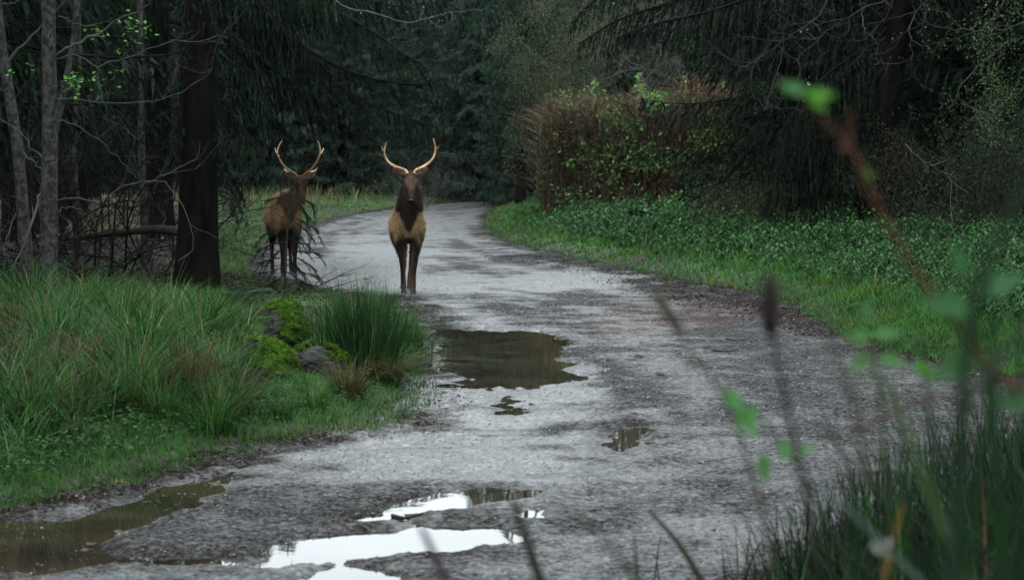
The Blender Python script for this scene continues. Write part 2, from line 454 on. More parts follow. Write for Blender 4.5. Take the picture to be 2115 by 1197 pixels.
def tube(bag, pts, rad, col, k=5, jit=0):
    pts = np.asarray(pts, float); n = len(pts)
    rad = np.broadcast_to(np.asarray(rad, float), (n,))
    T = norm(np.gradient(pts, axis=0))
    up = np.array([0, 0, 1.0]) if abs(T[0][2]) < .9 else np.array([0, 1.0, 0])
    A = norm(np.cross(T, up)); B = np.cross(T, A)
    th = np.arange(k) * 2 * math.pi / k
    rr = rad[:, None] * (1 + (rng.random((n, k)) - .5) * jit)
    V = pts[:, None, :] + rr[..., None] * (A[:, None, :] * np.cos(th)[None, :, None] + B[:, None, :] * np.sin(th)[None, :, None])
    V = V.reshape(-1, 3)
    F = []
    for i in range(n - 1):
        for j in range(k):
            a, b = i * k + j, i * k + (j + 1) % k
            F += [(a, b, b + k), (a, b + k, a + k)]
    bag.add(V, F, col)

def smooth_path(pts, n=12):
    """Catmull-Rom through points"""
    p = np.asarray(pts, float)
    if len(p) < 3:
        t = np.linspace(0, 1, n)[:, None]; return p[0] * (1 - t) + p[-1] * t
    q = np.vstack([2 * p[0] - p[1], p, 2 * p[-1] - p[-2]])
    out = []
    ts = np.linspace(0, len(p) - 1 - 1e-6, n)
    for t in ts:
        i = int(t); u = t - i
        a, b, c, d = q[i], q[i + 1], q[i + 2], q[i + 3]
        out.append(.5 * ((2 * b) + (-a + c) * u + (2 * a - 5 * b + 4 * c - d) * u * u + (-a + 3 * b - 3 * c + d) * u ** 3))
    return np.array(out)

def blades(bag, B, h, wd, lean, col, seg=3, curl=.8, az=None, up=None):
    """grass blades: B (n,3) bases, h heights, wd widths, lean 0..1"""
    n = len(B)
    az = rng.random(n) * 2 * math.pi if az is None else az
    h = np.broadcast_to(h, (n,)); wd = np.broadcast_to(wd, (n,)); lean = np.broadcast_to(lean, (n,))
    dirh = np.stack([np.cos(az), np.sin(az), np.zeros(n)], 1)
    fa = az + math.pi / 2 + (rng.random(n) - .5) * 1.2
    side = np.stack([np.cos(fa), np.sin(fa), np.zeros(n)], 1)
    rows = []
    for s in range(seg + 1):
        u = s / seg
        out = lean * h * (u ** 1.6) * (1 + curl * u)
        zz = h * (u - lean * curl * .45 * u ** 2.2)
        c = B + dirh * out[:, None]; c[:, 2] += zz
        ww = wd * (1 - u) ** .6 * .5 if s < seg else wd * 0
        if s < seg: rows += [c - side * ww[:, None], c + side * ww[:, None]]
        else: rows += [c]
    V = np.stack(rows, 1); m = V.shape[1]
    base = np.arange(n)[:, None] * m
    F = []
    for s in range(seg - 1):
        a = 2 * s
        F += [np.stack([a, a + 1, a + 3]), np.stack([a, a + 3, a + 2])]
    a = 2 * (seg - 1); F.append(np.stack([a, a + 1, a + 2]))
    F = (base[:, None, :] + np.array(F)[None]).reshape(-1, 3)
    C = np.repeat(np.broadcast_to(col, (n, 3)), m, 0)
    bag.add(V.reshape(-1, 3), F, C)

def leaves(bag, Pp, d, up, Ln, W, col, fold=.25):
    """folded leaf of four triangles"""
    n = len(Pp)
    d = norm(d); s = norm(np.cross(d, up)); u = np.cross(s, d)
    Ln = np.broadcast_to(Ln, (n,))[:, None]; W = np.broadcast_to(W, (n,))[:, None]
    b = Pp; mid = Pp + d * Ln * .42 - u * W * fold
    l = Pp + d * Ln * .36 - s * W * .5; r = Pp + d * Ln * .36 + s * W * .5
    t = Pp + d * Ln - u * Ln * .15
    V = np.stack([b, l, mid, r, t], 1)
    F = np.array([(0, 2, 1), (0, 3, 2), (1, 2, 4), (2, 3, 4)])
    F = (np.arange(n)[:, None, None] * 5 + F[None]).reshape(-1, 3)
    bag.add(V.reshape(-1, 3), F, np.repeat(np.broadcast_to(col, (n, 3)), 5, 0))

def flakes(bag, Pp, d, Ln, W, col):
    """narrow pointed needle sprays, one triangle each"""
    n = len(Pp)
    s = norm(np.cross(d, rng.normal(size=(n, 3))))
    W = np.broadcast_to(W, (n,))[:, None]; Ln = np.broadcast_to(Ln, (n,))[:, None]
    V = np.stack([Pp - s * W / 2, Pp + s * W / 2, Pp + norm(d) * Ln], 1)
    F = np.arange(n * 3).reshape(-1, 3)
    bag.add(V.reshape(-1, 3), F, np.repeat(np.broadcast_to(col, (n, 3)), 3, 0))

def tint(n, base, var=.3, hue=.12):
    base = np.asarray(base, float)
    return base * (1 + (rng.random((n, 1)) - .5) * 2 * var) * (1 + (rng.random((n, 3)) - .5) * 2 * hue)
def mixtint(n, cols, wts, var=.3, hue=.1):
    idx = rng.choice(len(cols), n, p=np.array(wts) / sum(wts))
    return np.array(cols, float)[idx] * (1 + (rng.random((n, 1)) - .5) * 2 * var) * (1 + (rng.random((n, 3)) - .5) * 2 * hue)

# ------------------------------------------------------------------ ground, road, water
def build_ground():
    rows = np.concatenate([np.linspace(1.0, 7.5, 40, endpoint=False), 7.5 * (34 / 7.5) ** (np.linspace(0, 1, 640, endpoint=False)), 34 * (160 / 34) ** np.linspace(0, 1, 170)])
    u = np.concatenate([np.linspace(-1.0, -.28, 40, endpoint=False), np.linspace(-.28, .28, 420, endpoint=False), np.linspace(.28, 1.0, 41)])
    Yg, Ug = np.meshgrid(rows, u, indexing='ij')
    Xg = Ug * (Yg + 2.0)
    X, Y = Xg.ravel(), Yg.ravel()
    Z = hgt(X, Y)
    nr, nc = len(rows), len(u)
    i = np.arange(nr - 1)[:, None] * nc + np.arange(nc - 1)[None, :]
    F = np.stack([i, i + 1, i + 1 + nc, i + nc], -1).reshape(-1, 4)
    sd = road_sd(X, Y)
    sdf = sd[F].mean(1)
    V = np.stack([X, Y, Z], 1)
    # attributes
    al = (X + Y) * .13
    wet = .33 + .26 * (fbm(X * .8, Y * .35, 3, 51) - .5) * 2 + .34 * (fbm(sd * 2.6, al * 1.6, 4, 50) - .5) * 2
    wet += .42 * sstep(-(sdist(FILM, X, Y) + (fbm(X * 2, Y, 3, 52) - .5) * .8), -.5, .3)
    wet += .55 * sstep(-(sdist(FAR_WET, X, Y) + (fbm(X * 1.2, Y * .5, 3, 53) - .5) * 2.5), -1.0, .8)
    wet += .30 * sstep(-(sdist(FAR_TRACK, X, Y) + (fbm(X * 1, Y * .4, 3, 54) - .5) * 2), -1.0, .8)
    drybar = [gp(*p) for p in [(230, 1110), (420, 1040), (620, 1000), (800, 995), (1000, 998), (900, 1015), (790, 1045), (690, 1075), (600, 1110), (520, 1145), (330, 1130)]]
    wet -= .34 * sstep(-(sdist(drybar, X, Y)), -.3, .2)
    gritty = [gp(*p) for p in [(1200, 640), (1500, 620), (1740, 700), (2100, 800), (2100, 1000), (1600, 900), (1300, 760)]]
    wet -= .12 * sstep(-(sdist(gritty, X, Y)), -1, 1)
    mudm = sstep(sd + (fbm(X * 3, Y * 2, 4, 55) - .5) * .7, -.75, -.05)
    dline = [gp(*p) for p in [(1000, 528), (1200, 524), (1400, 570), (1620, 622), (1740, 672), (1720, 690), (1560, 650), (1380, 612), (1250, 562), (1100, 540)]]
    mudm = np.maximum(mudm, .9 * sstep(-(sdist(dline, X, Y) + (fbm(X * 2, Y * 1.2, 4, 56) - .5) * 1.6), -.5, .4))
    redp = [gp(*p) for p in [(1180, 655), (1300, 618), (1450, 622), (1600, 640), (1560, 670), (1350, 680), (1220, 682)]]
    red = sstep(-(sdist(redp, X, Y) + (fbm(X * 2.5, Y * 1.2, 4, 57) - .5) * 2.2), -.7, .7)
    pds = np.min(np.stack([sdist(p, X, Y) for n_, p, d in PUD if n_ != 'track']), 0)
    mudm = np.maximum(mudm, .55 * sstep(-(pds + (fbm(X * 4, Y * 3, 3, 58) - .5) * .3), -.22, -.02))
    wet += .15 * sstep(-pds, -.35, 0)
    tr = np.abs(np.sin((sd * 1.0 + .25 * fbm(X * .3, Y * .2, 2, 59)) * 2.2))
    wet += .14 * (tr - .5)
    wet += (.28 + .45 * (sdist(FILM, X, Y) < .3)) * (fbm(X * 1.8, Y * 3.2, 5, 62) - .5) * 2
    wet = .36 + (wet - .36) * 1.5 - .40 * mudm
    colr = np.stack([np.clip(wet, 0, 1), np.clip(mudm, 0, 1), red], 1)
    inside = sdf < .12
    def sub(mask, name, mat, col, label):
        f = F[mask]; used = np.unique(f); mp = np.full(len(V), -1); mp[used] = np.arange(len(used))
        me = mesh_np(name, V[used], mp[f], mat, col[used], True)
        o = link(name, me); return tag(o, label, None, None, 'structure')
    sub(inside, 'road', M['road'], colr, 'wet gravel forest road curving away past the two elk')
    gr = sstep(fbm(X * .35, Y * .2, 3, 61), .3, .6)
    woods = ((X < -.135 * Y - .2) & (Y > 15) & (Y < 60))
    gr = np.where(woods, gr * .05, gr)
    gr = gr * sstep(sd, .05, .6)
    colg = np.stack([gr, gr, gr], 1)
    sub(~inside, 'ground', M['soil'], colg, 'dark damp soil and turf of the banks beside the road')
    # coarse ground beyond and around, well below the banks
    a = np.array([(-2500, -300, -.9), (2500, -300, -.9), (2500, 150, -.9), (-2500, 150, -.9), (2500, 3000, 45), (-2500, 3000, 45)], float)
    me = mesh_np('ground_beyond', a, np.array([(0, 1, 2, 3), (3, 2, 4, 5)]), M['soil'], np.zeros((6, 3)) + .2)
    tag(link('ground', me), 'dark ground running on beneath the far forest', None, None, 'structure')
build_ground()

def build_water():
    names = {'big': 'broad dark puddle reflecting the forest beyond the rush clump',
             'mirror': 'long white puddle reflecting the bright sky', 'upper': 'puddle with reflected treetops above the long white puddle',
             'slit': 'short narrow white puddle', 'bottom': 'white puddle cut by the bottom of the photo', 'edge': 'brown puddle under the left grass bank',
             'rut': 'small murky puddle in a rut mid road', 'glint': 'tiny glinting puddle', 'track': 'thin water lying in a wheel track', 'trickle': 'crooked trickle running down from the broad dark puddle', 'lip': 'broken shallow water along the near lip of the broad puddle', 'streak': 'long shallow streak of water past the brown puddle'}
    h = .07
    gx, gy = np.meshgrid(np.arange(-5.5, 3.5, h), np.arange(7.0, 31.0, h), indexing='xy')
    cx, cy_ = gx.ravel() + h / 2, gy.ravel() + h / 2
    ds = np.stack([sdist(p, cx, cy_) - (.35 if n_ == 'big' else 0) for n_, p, d in PUD]); own = ds.argmin(0); near = ds.min(0) < .38
    near &= ~((hgt(cx, cy_) > WATER_Z + .05))
    for k, (nme, pts, dep) in enumerate(PUD):
        m = near & (own == k); x, y = cx[m] - h / 2, cy_[m] - h / 2; n = len(x)
        V = np.stack([np.stack([x, y], 1), np.stack([x + h, y], 1), np.stack([x + h, y + h], 1), np.stack([x, y + h], 1)], 1).reshape(-1, 2)
        uq, inv = np.unique(np.round(V / h).astype(int), axis=0, return_inverse=True)
        V3 = np.concatenate([uq * h, np.full((len(uq), 1), WATER_Z)], 1)
        me = mesh_np('puddle', V3, inv.reshape(-1, 4), M['water'])
        tag(link('puddle', me), names[nme], None, 'puddles lying on the gravel road', 'structure')
build_water()

# ------------------------------------------------------------------ haze
def build_haze():
    m, t, out = newmat('thin_mist')
    v = N(t, 'ShaderNodeVolumePrincipled')
    v.inputs['Density'].default_value = .00006
    v.inputs['Color'].default_value = (.85, .93, 1.0, 1)
    v.inputs['Anisotropy'].default_value = .2
    L(t, v.outputs[0], out.inputs['Volume'])
    bm = bmesh.new(); bmesh.ops.create_cube(bm, size=1)
    me = bpy.data.meshes.new('haze'); bm.to_mesh(me); bm.free(); me.materials.append(m)
    o = link('haze', me); o.scale = (520, 520, 30); o.location = (0, 180, 13.1)
    tag(o, 'thin cool mist hanging in the forest air', None, None, 'stuff')
HAZE = True
if HAZE: build_haze()

# ------------------------------------------------------------------ conifers
def spray(nb, wb, branches, spacing=.14, tw=.55, fl=.10, fw=.018, per=30, hang=.5, col=(.022, .042, .024), wood=(.008, .0075, .007), s0=.12, twig_r=0):
    """clothe branch polylines with hanging side twigs and needle sprays"""
    S, D, Ls = [], [], []
    for pts, r0 in branches:
        pts = np.asarray(pts, float)
        if wb is not None: tube(wb, pts, np.linspace(r0, r0 * .25, len(pts)), wood, 4)
        seg = np.linalg.norm(np.diff(pts, axis=0), axis=1); cum = np.concatenate([[0], np.cumsum(seg)]); LL = cum[-1]
        m = max(3, int(LL / spacing))
        s = s0 + (1 - s0) * (np.arange(m) + rng.random(m) * .8) / m
        s = np.clip(s, 0, .995)
        q = np.stack([np.interp(s * LL, cum, pts[:, k]) for k in range(3)], 1)
        i = np.clip(np.searchsorted(cum, s * LL) - 1, 0, len(seg) - 1)
        T = norm(np.diff(pts, axis=0))[i]
        side = norm(np.cross(T, (0, 0, 1.0)))
        for sg in (-1, 1):
            d = T * (.45 + .3 * rng.random((m, 1))) + sg * side * (.85 - .3 * rng.random((m, 1))) + rng.normal(size=(m, 3)) * .12
            d[:, 2] -= hang * .35
            l = tw * (1.05 - s) ** .55 * (.55 + .6 * rng.random(m)) * min(1, .35 + LL / 4)
            S.append(q); D.append(norm(d)); Ls.append(l)
    S, D, Ls = np.concatenate(S), np.concatenate(D), np.concatenate(Ls)
    if twig_r and wb is not None:
        e = S + D * Ls[:, None]; e[:, 2] -= hang * Ls * .5
        sd = norm(np.cross(D, (0, 0, 1.0))) * twig_r
        V = np.stack([S - sd, S + sd, e], 1); wb.add(V.reshape(-1, 3), np.arange(len(S) * 3).reshape(-1, 3), wood)
    cnt = np.maximum(2, (Ls * per).astype(int)); k = np.repeat(np.arange(len(S)), cnt); n = len(k)
    u = rng.random(n)
    p = S[k] + D[k] * (Ls[k] * u)[:, None]
    p[:, 2] -= hang * .5 * Ls[k] * u * u
    fd = D[k] + rng.normal(size=(n, 3)) * .42
    fd[:, 2] -= hang * (.25 + .9 * u)
    c = tint(len(S), col, .35, .08)[k] * (1 + (rng.random((n, 1)) - .5) * .5)
    flakes(nb, p, norm(fd), fl * (.6 + .8 * rng.random(n)), fw, c)

def spruce_meshes(seed, Hh, Rad, base=.12, nb_=75, **kw):
    global rng
    keep = rng; rng = np.random.default_rng(seed)
    br = []
    for i in range(nb_):
        t = base + (1 - base) * ((i + rng.random()) / nb_) ** .9
        t = min(t, .985)
        z = t * Hh; Lb = Rad * ((1 - t) ** .75 * (.65 + .5 * rng.random()) + .05)
        a = i * 2.39996 + rng.random() * .5
        s = np.linspace(0, 1, 7)
        r = Lb * s; dz = Lb * (-.42 * s + .30 * s ** 2.4) * (1.0 - .5 * t) + (.25 * Lb * s if t > .8 else 0)
        wob = (rng.random() - .5) * .5 * Lb * s ** 2
        x = r * math.cos(a) - wob * math.sin(a); y = r * math.sin(a) + wob * math.cos(a)
        br.append((np.stack([x, y, z + dz], 1), .012 + .02 * Lb / max(Rad, .1)))
    n_, w_ = Bag(), Bag()
    spray(n_, w_, br, **kw)
    tb = Bag()
    zz = np.linspace(-.3, Hh, 14); r = .018 * Hh * (1 - zz / Hh * .93) + .02
    wv = np.stack([np.sin(zz * .5 + seed) * .06, np.cos(zz * .43 + seed) * .06, zz], 1)
    tube(tb, wv, r, (1, 1, 1), 9, .15)
    rng = keep
    return tb.mesh('spruce_trunk', M['bark_dark'], True), n_.mesh('spruce_crown', M['needle']), w_.mesh('spruce_limbs', M['twig'])

def place_tree(name, meshes, loc, rz, s, label, cat, group):
    o = empty(name, loc, rz); o.scale = (s[0], s[0], s[1])
    tag(o, label, cat, group)
    for nm, me in zip(('trunk', 'crown', 'limbs'), meshes):
        if me is None: continue
        c = link(nm if nm != 'limbs' else 'limb_frame', me, o)
    return o

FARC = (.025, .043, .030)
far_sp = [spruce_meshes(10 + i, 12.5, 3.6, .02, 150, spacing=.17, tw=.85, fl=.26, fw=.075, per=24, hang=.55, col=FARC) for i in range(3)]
near_sp = [spruce_meshes(20 + i, 17, 3.9, .05, 130, spacing=.18, tw=1.0, fl=.2, fw=.045, per=26, hang=1.0, col=(.011, .020, .013), twig_r=.004) for i in range(2)]

def gz(x, y): return H1(x, y) - .05

# the forest wall behind the bend
BG = [  # px, D, variant, scale r, scale h, label
    (470, 106, 0, 1.1, 1.06, 'dark spruce at the left end of the far forest wall, beside the big trunk'),
    (530, 99, 1, 1.0, 1.32, 'spruce on the far lawn edge rising directly behind the elk among the saplings'),
    (590, 112, 2, 1.15, 1.42, 'taller spruce standing behind the spruce above the partly hidden elk'),
    (645, 103, 0, 1.05, .98, 'bushy spruce right of the partly hidden elk at the lawn edge'),
    (705, 100, 1, 1.0, 1.0, 'dark green spruce above the gap between the two elk'),
    (760, 118, 2, 1.2, 1.12, 'tall misty spruce set back between the two elk'),
    (800, 128, 0, 1.2, 1.15, 'pale misty spruce farthest back behind the left antler of the front elk'),
    (868, 122, 1, 1.2, 1.1, 'misty spruce rising straight behind the front elk'),
    (935, 104, 2, 1.15, 1.05, 'full spruce with layered sprays just right of the front elk'),
    (985, 98, 0, 1.0, 1.10, 'broad low spruce at the lawn edge right of the front elk'),
    (1035, 112, 1, 1.2, 1.24, 'dense spruce above the point where the road disappears'),
    (1082, 92, 2, .8, 1.0, 'dark slim spruce beside the leaning trunk at the road bend'),
    (1130, 108, 0, 1.2, 1.12, 'spruce half hidden behind the bramble thicket at the bend'),
    (1200, 118, 1, 1.2, 1.2, 'spruce far behind the left half of the bramble thicket'),
    (1290, 112, 2, 1.2, 1.2, 'spruce far behind the middle of the bramble thicket'),
    (1380, 120, 0, 1.3, 1.25, 'spruce far behind the right half of the bramble thicket'),
    (1470, 110, 1, 1.3, 1.3, 'spruce far back seen over the right end of the thicket'),
    (430, 118, 1, 1.3, 1.35, 'tall spruce mostly hidden by the big dark trunk'),
]
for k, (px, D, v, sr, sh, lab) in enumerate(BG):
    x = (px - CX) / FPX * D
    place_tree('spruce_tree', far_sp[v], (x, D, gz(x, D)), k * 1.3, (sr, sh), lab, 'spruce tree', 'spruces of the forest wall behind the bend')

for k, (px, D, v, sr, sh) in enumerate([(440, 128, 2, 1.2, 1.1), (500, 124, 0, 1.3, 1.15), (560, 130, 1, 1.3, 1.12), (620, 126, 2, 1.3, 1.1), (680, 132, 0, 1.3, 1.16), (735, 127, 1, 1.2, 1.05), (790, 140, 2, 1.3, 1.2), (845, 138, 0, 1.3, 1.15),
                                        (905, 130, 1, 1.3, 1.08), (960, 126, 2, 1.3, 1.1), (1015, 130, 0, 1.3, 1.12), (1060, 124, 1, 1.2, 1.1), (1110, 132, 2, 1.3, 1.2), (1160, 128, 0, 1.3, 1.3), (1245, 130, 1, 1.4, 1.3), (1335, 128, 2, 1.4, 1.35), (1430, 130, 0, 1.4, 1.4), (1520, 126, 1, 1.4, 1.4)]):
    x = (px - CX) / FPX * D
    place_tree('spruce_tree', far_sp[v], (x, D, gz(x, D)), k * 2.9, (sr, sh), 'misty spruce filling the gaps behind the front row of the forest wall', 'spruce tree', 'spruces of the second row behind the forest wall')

# the darker woods on both sides
left_sp = spruce_meshes(31, 17, 3.5, .13, 120, spacing=.18, tw=.9, fl=.2, fw=.05, per=28, hang=1.2, col=(.014, .024, .016), twig_r=.004)
LW = [(-330, 34), (-190, 40), (-140, 33), (-40, 42), (40, 47), (95, 54), (-60, 60), (30, 66), (150, 62), (190, 72), (225, 84), (-300, 55), (-200, 80), (250, 100), (300, 106), (150, 96), (60, 90), (350, 112), (-90, 105), (380, 122), (200, 118), (100, 114), (0, 100)]
for k, (px, D) in enumerate(LW):
    x = (px - CX) / FPX * D
    v = left_sp if D < 75 else near_sp[k % 2]
    place_tree('spruce_tree', v, (x, D, gz(x, D)), k * 2.1, (1 + .15 * (k % 3), 1.0 + .12 * (k % 4)), 'shaded spruce crowded in the black woods left of the big trunk', 'spruce tree', 'spruces in the dark woods on the left')
RW = [(1620, 47), (1960, 43), (2060, 50), (2180, 40), (1700, 58), (1780, 64), (1900, 60), (2000, 68), (2130, 62), (2300, 52), (2380, 66), (1620, 76), (1560, 88), (1850, 84), (2240, 80), (2450, 44)]
for k, (px, D) in enumerate(RW):
    x = (px - CX) / FPX * D
    v = near_sp[(k + 1) % 2]
    place_tree('spruce_tree', v, (x, D, gz(x, D)), k * 1.7, (1 + .12 * (k % 3), 1.0 + .12 * (k % 3)), 'shaded spruce crowded in the black woods right of the thicket', 'spruce tree', 'spruces in the dark woods on the right')

# woods carried on unseen beside and behind the viewer, added to darken the scene
for k, (x, y) in enumerate([(-10.5, 24), (-11, 17), (-10, 10), (-12, 3), (-11, -5), (-9, -13), (-15, 20), (-16, 8), (-3, -16), (4, -14), (9, -9), (8.5, -1), (10, 5), (11, 20), (10.5, 27), (13, 34), (15, 12), (-14, 30), (16, 24), (6, 2.5)]):
    place_tree('spruce_tree', near_sp[k % 2], (x, y, gz(x, y)), k * 1.9, (1.0, 1.05), 'unseen spruce carrying the woods on beside the viewer, added to darken the scene', 'spruce tree', 'spruces beside and behind the viewer')

# big near trunk with its drooping lower boughs
def custom_tree(name, base, top, r0, branches, label, cat, bark, kw, k=14, trunk_pts=None, flare=.35):
    """trunk plus boughs given as world polylines"""
    base = np.array(base, float)
    o = empty(name, tuple(base)); tag(o, label, cat)
    tb = Bag()
    pts = smooth_path([p - base for p in (trunk_pts if trunk_pts is not None else [base - (0, 0, .3), (base * .5 + np.array(top) * .5), np.array(top)])], 30)
    u = np.linspace(0, 1, 30)
    rad = r0 * (1 - u * .75) * (1 + flare * np.exp(-u * 38))
    tube(tb, pts, rad, (1, 1, 1), k, .16)
    link('trunk', tb.mesh('trunk', bark, True), o)
    nb, wb = Bag(), Bag()
    spray(nb, wb, [(smooth_path([np.array(q) - base for q in pl], 14), r) for pl, r in branches], **kw)
    link('crown', nb.mesh('crown', M['needle']), o)
    link('limb_frame', wb.mesh('limb_frame', M['twig']), o)
    return o

NEARN = dict(spacing=.08, tw=.5, fl=.09, fw=.024, per=44, hang=1.3, col=(.011, .020, .013), twig_r=.003)
D0 = 27.0
b0 = np.array([*P(408, 600, D0)[:2], 0]); b0[2] = gz(b0[0], b0[1])
br = []
for (x0, y0, x1, y1, x2, y2, dd) in [(420, -60, 430, 10, 455, 90, -.9), (400, -80, 385, 0, 372, 90, -.8), (430, 90, 455, 130, 470, 200, -.5), (385, 60, 362, 110, 345, 190, -.6), (435, 250, 458, 280, 468, 340, -.4), (385, 220, 360, 260, 350, 330, -.5), (440, 330, 470, 370, 505, 455, -.5), (440, 60, 500, 90, 560, 190, .5), (440, -40, 520, -10, 600, 70, .6), (440, 200, 480, 230, 530, 330, .8),
                                     (380, -60, 330, 20, 270, 120, .5), (380, 120, 330, 180, 290, 300, 1.0), (400, -100, 480, -60, 560, 20, -.8), (440, 150, 500, 200, 545, 280, 1.3), (380, 300, 330, 370, 300, 420, 1.2)]:
    br.append(([P(x0, y0, D0), P(x1, y1, D0 + dd * .5), P(x2, y2, D0 + dd)], .02))
for i in range(60):
    z = 5.2 + i * .2; a = i * 2.4; Lb = 3.2 * (1 - z / 22)
    br.append(([b0 + (0, 0, z), b0 + (math.cos(a) * Lb * .5, math.sin(a) * Lb * .5, z - .3), b0 + (math.cos(a) * Lb, math.sin(a) * Lb, z - .9)], .03))
custom_tree('spruce_tree', b0, b0 + (.25, 0, 18), .275, br, 'massive black spruce trunk standing left of the two elk', 'spruce tree', M['bark_dark'], dict(NEARN, spacing=.16, per=26), k=26)

# long boughs reaching over the road from a spruce behind that trunk
D1 = 50.0
b1 = np.array([*P(330, 500, D1)[:2], 0]); b1[2] = gz(b1[0], b1[1])
br = []
for pl, r in [([(330, -160), (520, 20), (700, 140), (850, 175), (925, 160)], .06), ([(340, -60), (540, 60), (720, 190), (830, 240), (905, 262)], .05),
              ([(340, 40), (480, 90), (600, 170), (700, 235), (760, 262)], .045), ([(340, -130), (600, -20), (760, 60), (830, 110), (870, 130)], .06),
              ([(330, 60), (440, 130), (540, 215), (600, 280)], .04), ([(340, -120), (560, -30), (740, 0), (860, 20)], .05),
              ([(340, -120), (500, -10), (620, 90), (700, 170)], .05), ([(330, -200), (470, -60), (560, 30), (640, 130)], .05),
              ([(330, 120), (430, 200), (500, 260), (540, 330)], .04), ([(340, -90), (600, -20), (800, -30), (900, -5), (960, 30)], .05),
              ([(340, -70), (480, -50), (600, -30), (720, 30)], .05), ([(330, -20), (420, 60), (500, 130), (560, 220)], .04), ([(330, 200), (400, 260), (450, 320), (500, 400)], .03)]:
    n = len(pl)
    j = random.uniform(-2.5, 2.5)
    br.append(([P(a, b, D1 + j * i / n) for i, (a, b) in enumerate(pl)], r))
for i in range(50):
    z = 9.0 + i * .2; a = i * 2.4; Lb = 3.5 * (1 - z / 24)
    br.append(([b1 + (0, 0, z), b1 + (math.cos(a) * Lb * .5, math.sin(a) * Lb * .5, z - .3), b1 + (math.cos(a) * Lb, math.sin(a) * Lb, z - .9)], .03))
custom_tree('spruce_tree', b1, b1 + (0, 0, 19), .35, br, 'spruce whose long weeping boughs hang over the road above the two elk', 'spruce tree', M['bark_dark'], dict(spacing=.11, tw=1.25, fl=.14, fw=.038, per=44, hang=1.5, col=(.010, .019, .012), twig_r=.006))

# spruce left far: tips hanging at top centre, from the road's far side
D2 = 62.0
b2 = np.array([*P(1075, 440, 86)[:2], 0]); b2[2] = gz(b2[0], b2[1])
br = []
for pl, r in [([(1090, -220), (1020, -120), (960, -40), (930, 40)], .05), ([(1090, -160), (1050, -60), (1000, 0), (975, 60)], .05), ([(1100, -200), (1130, -60), (1150, 20), (1140, 60)], .05),
              ([(1090, -60), (1060, 0), (1030, 60), (1010, 100)], .05), ([(1090, -260), (980, -140), (900, -60), (860, 10)], .05), ([(1095, 20), (1080, 80), (1060, 150), (1050, 200)], .04),
              ([(1095, 100), (1110, 160), (1125, 220)], .03), ([(1095, 170), (1070, 230), (1050, 290)], .03), ([(1090, -20), (1115, 40), (1130, 110)], .03)]:
    br.append(([P(a, b, 86 - i * 1.5) for i, (a, b) in enumerate(pl)], r))
custom_tree('spruce_tree', b2, b2 + (.3, 0, 15), .22, br, 'narrow black trunk with hanging tips where the road slips behind the thicket', 'spruce tree', M['bark_dark'], dict(spacing=.16, tw=1.3, fl=.24, fw=.06, per=30, hang=1.4, col=(.018, .034, .022), twig_r=.008), k=10)
# leaning dead stem beside it
tb = Bag(); q = smooth_path([P(1098, 395, 85), P(1062, 350, 85.5), P(1038, 318, 86), P(1020, 270, 86)], 10); o = empty('leaning_trunk', tuple(q[0])); tube(tb, q - q[0], np.linspace(.12, .05, 10), (1, 1, 1), 8, .2)
tag(o, 'thin dark trunk leaning left beside the narrow black trunk at the bend', 'dead tree'); link('trunk', tb.mesh('trunk', M['bark_dark'], True), o)

# right-hand big spruce: leaning trunk, drooping skirts, boughs to the left over the road
D3 = 40.0
b3 = np.array([*P(1800, 450, D3)[:2], 0]); b3[2] = gz(b3[0], b3[1])
br = []
for pl, r in [([(1840, -240), (1600, -90), (1400, 0), (1280, 40), (1195, 92)], .06), ([(1840, -160), (1650, -50), (1480, 20), (1350, 50), (1270, 80)], .05), ([(1840, -300), (1560, -150), (1350, -60), (1230, 0), (1180, 50)], .05),
              ([(1840, -80), (1700, 0), (1560, 50), (1470, 95)], .05), ([(1840, -200), (1680, -90), (1560, -20), (1420, 40)], .05), ([(1840, -20), (1720, 40), (1620, 90), (1540, 150)], .04),
              ([(1850, -120), (1950, -40), (2020, 20), (2080, 110)], .05), ([(1850, -30), (1930, 30), (1990, 110), (2030, 190)], .04),
              ([(1830, 80), (1740, 130), (1660, 200), (1610, 280)], .04), ([(1830, 120), (1720, 170), (1640, 225), (1570, 240)], .05), ([(1830, 150), (1730, 210), (1640, 260), (1620, 300), (1560, 325)], .05),
              ([(1820, 180), (1740, 240), (1680, 290), (1610, 330)], .04), ([(1820, 210), (1740, 270), (1660, 330), (1590, 390)], .04), ([(1820, 240), (1760, 300), (1700, 360), (1650, 420)], .04),
              ([(1820, 190), (1860, 240), (1900, 300), (1920, 370)], .04), ([(1820, 140), (1780, 220), (1740, 300), (1720, 380)], .04), ([(1830, 60), (1770, 130), (1700, 180), (1660, 240)], .04),
              ([(1820, 260), (1790, 330), (1770, 400)], .03), ([(1820, 230), (1690, 300), (1650, 350), (1580, 400)], .04)]:
    n = len(pl); j = random.uniform(-2.2, 1.2)
    br.append(([P(a, b, D3 + j * i / n) for i, (a, b) in enumerate(pl)], r))
for i in range(60):
    z = 6.5 + i * .2; a = i * 2.4; Lb = 3.6 * (1 - z / 24)
    br.append(([b3 + (0, 0, z), b3 + (math.cos(a) * Lb * .5, math.sin(a) * Lb * .5, z - .3), b3 + (math.cos(a) * Lb, math.sin(a) * Lb, z - .9)], .03))
custom_tree('spruce_tree', b3, b3 + (1.0, 0, 18), .33, br, 'leaning black spruce with skirts drooping to the nettles right of the thicket', 'spruce tree', M['bark_dark'], dict(spacing=.10, tw=1.1, fl=.12, fw=.03, per=42, hang=1.6, col=(.009, .015, .010), twig_r=.005),
            trunk_pts=[b3 - (0, 0, .3), P(1815, 300, D3), P(1850, 100, D3), P(1862, -60, D3), b3 + (1.2, 0, 12), b3 + (1.3, 0, 18)])

